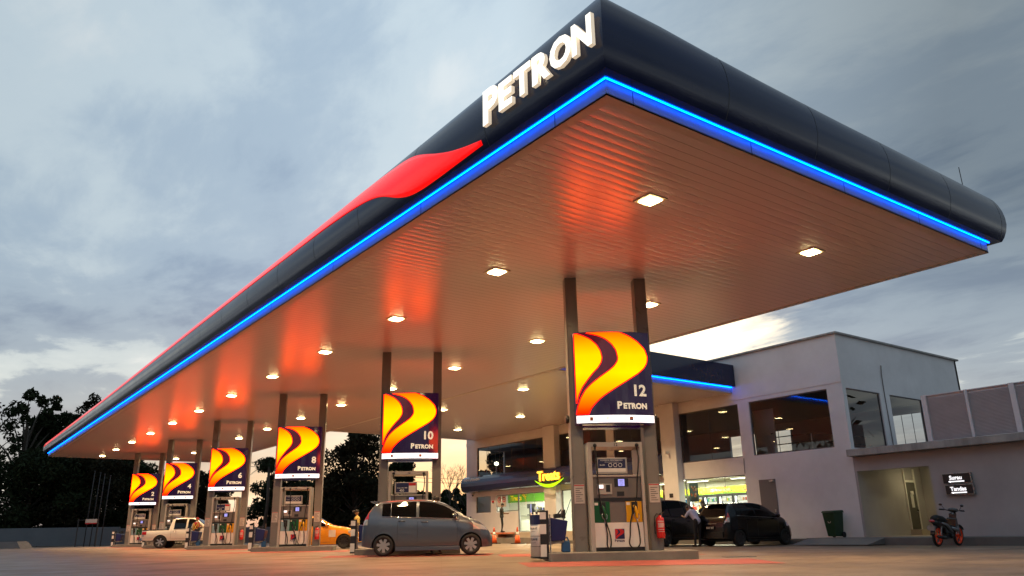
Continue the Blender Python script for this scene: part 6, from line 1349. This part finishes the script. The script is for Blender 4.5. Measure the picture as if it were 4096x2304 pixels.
def tree(x, y, h_, rad, label, seed, low=0.25, open_=0.0, leaf=0.17, m=None, lumps=26, per=170):
    t = thing('tree', label, 'tree', (x, y, gz(x, y)), 0, 'trees beyond the forecourt'); r_ = random.Random(seed); cs, rs = [], []
    mb = MB(1.0); mb.smooth = True; top = h_*0.72; mb.tube([(0, 0, -0.2), (r_.uniform(-.2, .2), 0, top*0.5), (r_.uniform(-.3, .3), r_.uniform(-.3, .3), top)], [0.03*h_, 0.02*h_, 0.008*h_], 8)
    for q in range(lumps):
        u = (q+0.5)/lumps; z = h_*(low+(0.94-low)*r_.random()**0.85); k_ = (z/h_-low)/(1-low); env = rad*(0.55+0.9*math.sin(math.pi*min(1, k_*0.82+0.12)))*0.72; a = r_.uniform(0, 6.283); d = env*math.sqrt(r_.random()); c_ = (d*math.cos(a), d*math.sin(a), z); cs.append(c_); rs.append(rad*r_.uniform(0.20, 0.40)*(1-open_*0.4))
        if q % 2 == 0: mb.tube([(0, 0, z*0.62), (c_[0]*0.5, c_[1]*0.5, z*0.85), c_], [0.010*h_, 0.006*h_, 0.02], 5)
    cs.append((r_.uniform(-.3, .3), 0, h_*0.95)); rs.append(rad*0.22)
    mb.build('trunk', M_bark, t); leafcloud('crown', cs, rs, per, leaf, m or M_leaf, t, seed); return t
TREES = [(3.9, 96.7, 14.7, 6.1, 'broad dark tree at the far edge of the forecourt view', 0.32), (7.4, 91.6, 15.3, 3.6, 'tall ragged dark tree beside the broad one', 0.31), (10.9, 94.0, 13.4, 3.6, 'dark round topped tree nearer the canopy tip', 0.1),
 (14.4, 101.2, 17.0, 2.9, 'tall open tree showing above the canopy tip', 0.45), (17.6, 101.9, 17.8, 2.4, 'thin open treetop just over the canopy edge', 0.45), (16.3, 85.0, 8.1, 3.4, 'bushy tree behind the board numbered 2', 0.08), (12.4, 82.9, 8.8, 3.8, 'dense tree below the canopy tip', 0.05), (7.9, 83.7, 8.0, 5.0, 'wide dense tree behind the ribbed fence', 0.02),
 (20.9, 89.1, 6.6, 3.8, 'low dark tree between boards 2 and 4', 0.05), (23.3, 82.3, 7.0, 2.2, 'small tree between boards 4 and 6', 0.05), (28.6, 78.4, 8.1, 2.4, 'leafy tree beside the palm', 0.08), (33.6, 84.6, 6.0, 3.6, 'dark tree behind the board numbered 8', 0.05),
 (31.2, 66.5, 9.9, 2.9, 'tall leafy tree between boards 8 and 10', 0.06), (37.5, 69.3, 7.4, 2.1, 'small leafy tree behind the board numbered 10', 0.05), (30.9, 71.7, 4.9, 4.6, 'low spreading tree at the foot of the tall leafy tree', 0.02), (37.8, 74.1, 5.0, 4.3, 'low dark tree behind the grey hatchback', 0.02), (43.5, 74.8, 4.4, 3.8, 'low tree against the orange sky', 0.02), (48.0, 76.0, 5.3, 2.0, 'bushy tree beside the shop end', 0.02),
 (57.5, 81.8, 10.9, 1.9, 'narrow tree seen through the upper shop window', 0.1)]
for q, (x, y, h_, rd, lab, lw) in enumerate(TREES):
    op = lw > 0.3
    tree(x, y, h_, rd, lab, 11+q, low=lw, open_=1.0 if op else 0.0, leaf=0.24 if h_ > 12 else 0.19, lumps=(30 if op else int(26+rd*9)), per=(90 if op else 260), m=M_leaf if q % 3 else M_leaf2)
def bare_tree(x, y, h_, label, seed):
    t = thing('bare_tree', label, 'tree', (x, y, gz(x, y)), 0, 'bare trees against the glow'); r_ = random.Random(seed); mb = MB(1.0); mb.smooth = True
    def br(p_, d, L_, rr, dep):
        q = p_+d*L_; mb.tube([p_, (p_+q)/2+Vector((r_.uniform(-.04, .04), r_.uniform(-.04, .04), 0))*L_, q], [rr, rr*0.8, rr*0.6], 5, False)
        if dep == 0: return
        for _ in range(3 if dep > 1 else 3): br(q, (d+Vector((r_.uniform(-.75, .75), r_.uniform(-.75, .75), r_.uniform(-.1, .45)))).normalized(), L_*r_.uniform(0.62, 0.85), rr*0.6, dep-1)
    br(Vector((0, 0, -0.1)), Vector((0, 0, 1)), h_*0.30, 0.09, 5); mb.build('branches', M_bark, t, fixn=False); return t
t = thing('drain_cover', 'small dark drain cover set in the concrete beyond the pump island under sign 12', 'drain cover', (15.1, 11.95, gz(15.1, 11.95)+0.003), SK); mb = MB(1.0); mb.box(-0.35, 0.35, -0.16, 0.16, 0, 0.006); mb.build('cover_plate', M_dark, t)
bare_tree(42.4, 68.2, 7.2, 'leafless tree against the orange sky beside the shop', 5); bare_tree(40.6, 73.6, 7.6, 'leafless tree showing above the pump under sign 10', 8); bare_tree(46.2, 70.5, 5.6, 'shorter leafless tree near the awning end', 9)
t = thing('palm_tree', 'palm with drooping fronds beside the board numbered 6', 'palm', (24.9, 71.3, gz(25, 71))); mb = MB(1.0); mb.smooth = True; mb.tube([(0, 0, -0.1), (0.2, 0, 3.5), (0.1, 0, 6.6)], [0.2, 0.15, 0.12], 8); mb.build('trunk', M_bark, t)
mb = MB(1.0); r_ = random.Random(3)
for q in range(16):
    a = 6.283*q/16+r_.uniform(-.1, .1); el_ = r_.uniform(0.1, 1.2); ln = r_.uniform(1.6, 2.3); pts = []
    for s_ in range(11):
        u = s_/10; rr = ln*u*math.cos(el_*(1-0.3*u)); z = 6.6+ln*(math.sin(el_)*u-0.75*u*u*(1.1-0.3*math.sin(el_))); pts.append(Vector((0.1+rr*math.cos(a), rr*math.sin(a), z)))
    mb.tube(pts, 0.015, 4, False); sdv = Vector((-math.sin(a), math.cos(a), 0))
    for s_ in range(1, 10):
        for f_ in (0.0, 0.5):
            p_ = pts[s_]*(1-f_)+pts[s_+1]*f_; L_ = 0.5*math.sin(math.pi*min(1, (s_+f_)/10+0.12))+0.06; dd = (pts[s_+1]-pts[s_]).normalized()
            for sg in (-1, 1): e_ = p_+sdv*sg*L_*0.8+dd*L_*0.35-Vector((0, 0, 0.35*L_)); mb.add([p_-dd*0.02, p_+dd*0.03, e_], [(0, 1, 2)])
mb.build('crown', M_leaf, t, fixn=False)
# far belt of scrub that closes the view at the horizon
cs = []; rs = []; r_ = random.Random(77)
for q in range(170):
    u = q/169; x = -70+190*u; y = 132-52*u+r_.uniform(-3, 3); hh = r_.uniform(1.2, 3.2)
    cs.append((x, y, hh*0.6)); rs.append(hh)
o = leafcloud('treeline', cs, rs, 150, 0.30, M_leaf, None, 99, 0.9); tag(o, 'dark scrub closing the view at the horizon', None, None, 'stuff')
cs = []; rs = []  # unseen wood added behind the view to darken what the fascia reflects
for q in range(75):
    a = R(75+210*q/74); rr = 52+r_.uniform(-5, 5); hh = r_.uniform(5.0, 8.0)
    cs.append((12+rr*math.sin(a+yaw), 12+rr*math.cos(a+yaw), hh*0.95)); rs.append(hh*1.15)
for o_ in list(zip(cs, rs)):
    pass
cs = [c_ for c_ in cs]; o = leafcloud('treeline', cs, rs, 260, 0.55, M_leaf, None, 98, 0.9); tag(o, 'unseen dark wood added behind the viewpoint to darken the fascia reflections', None, None, 'stuff')
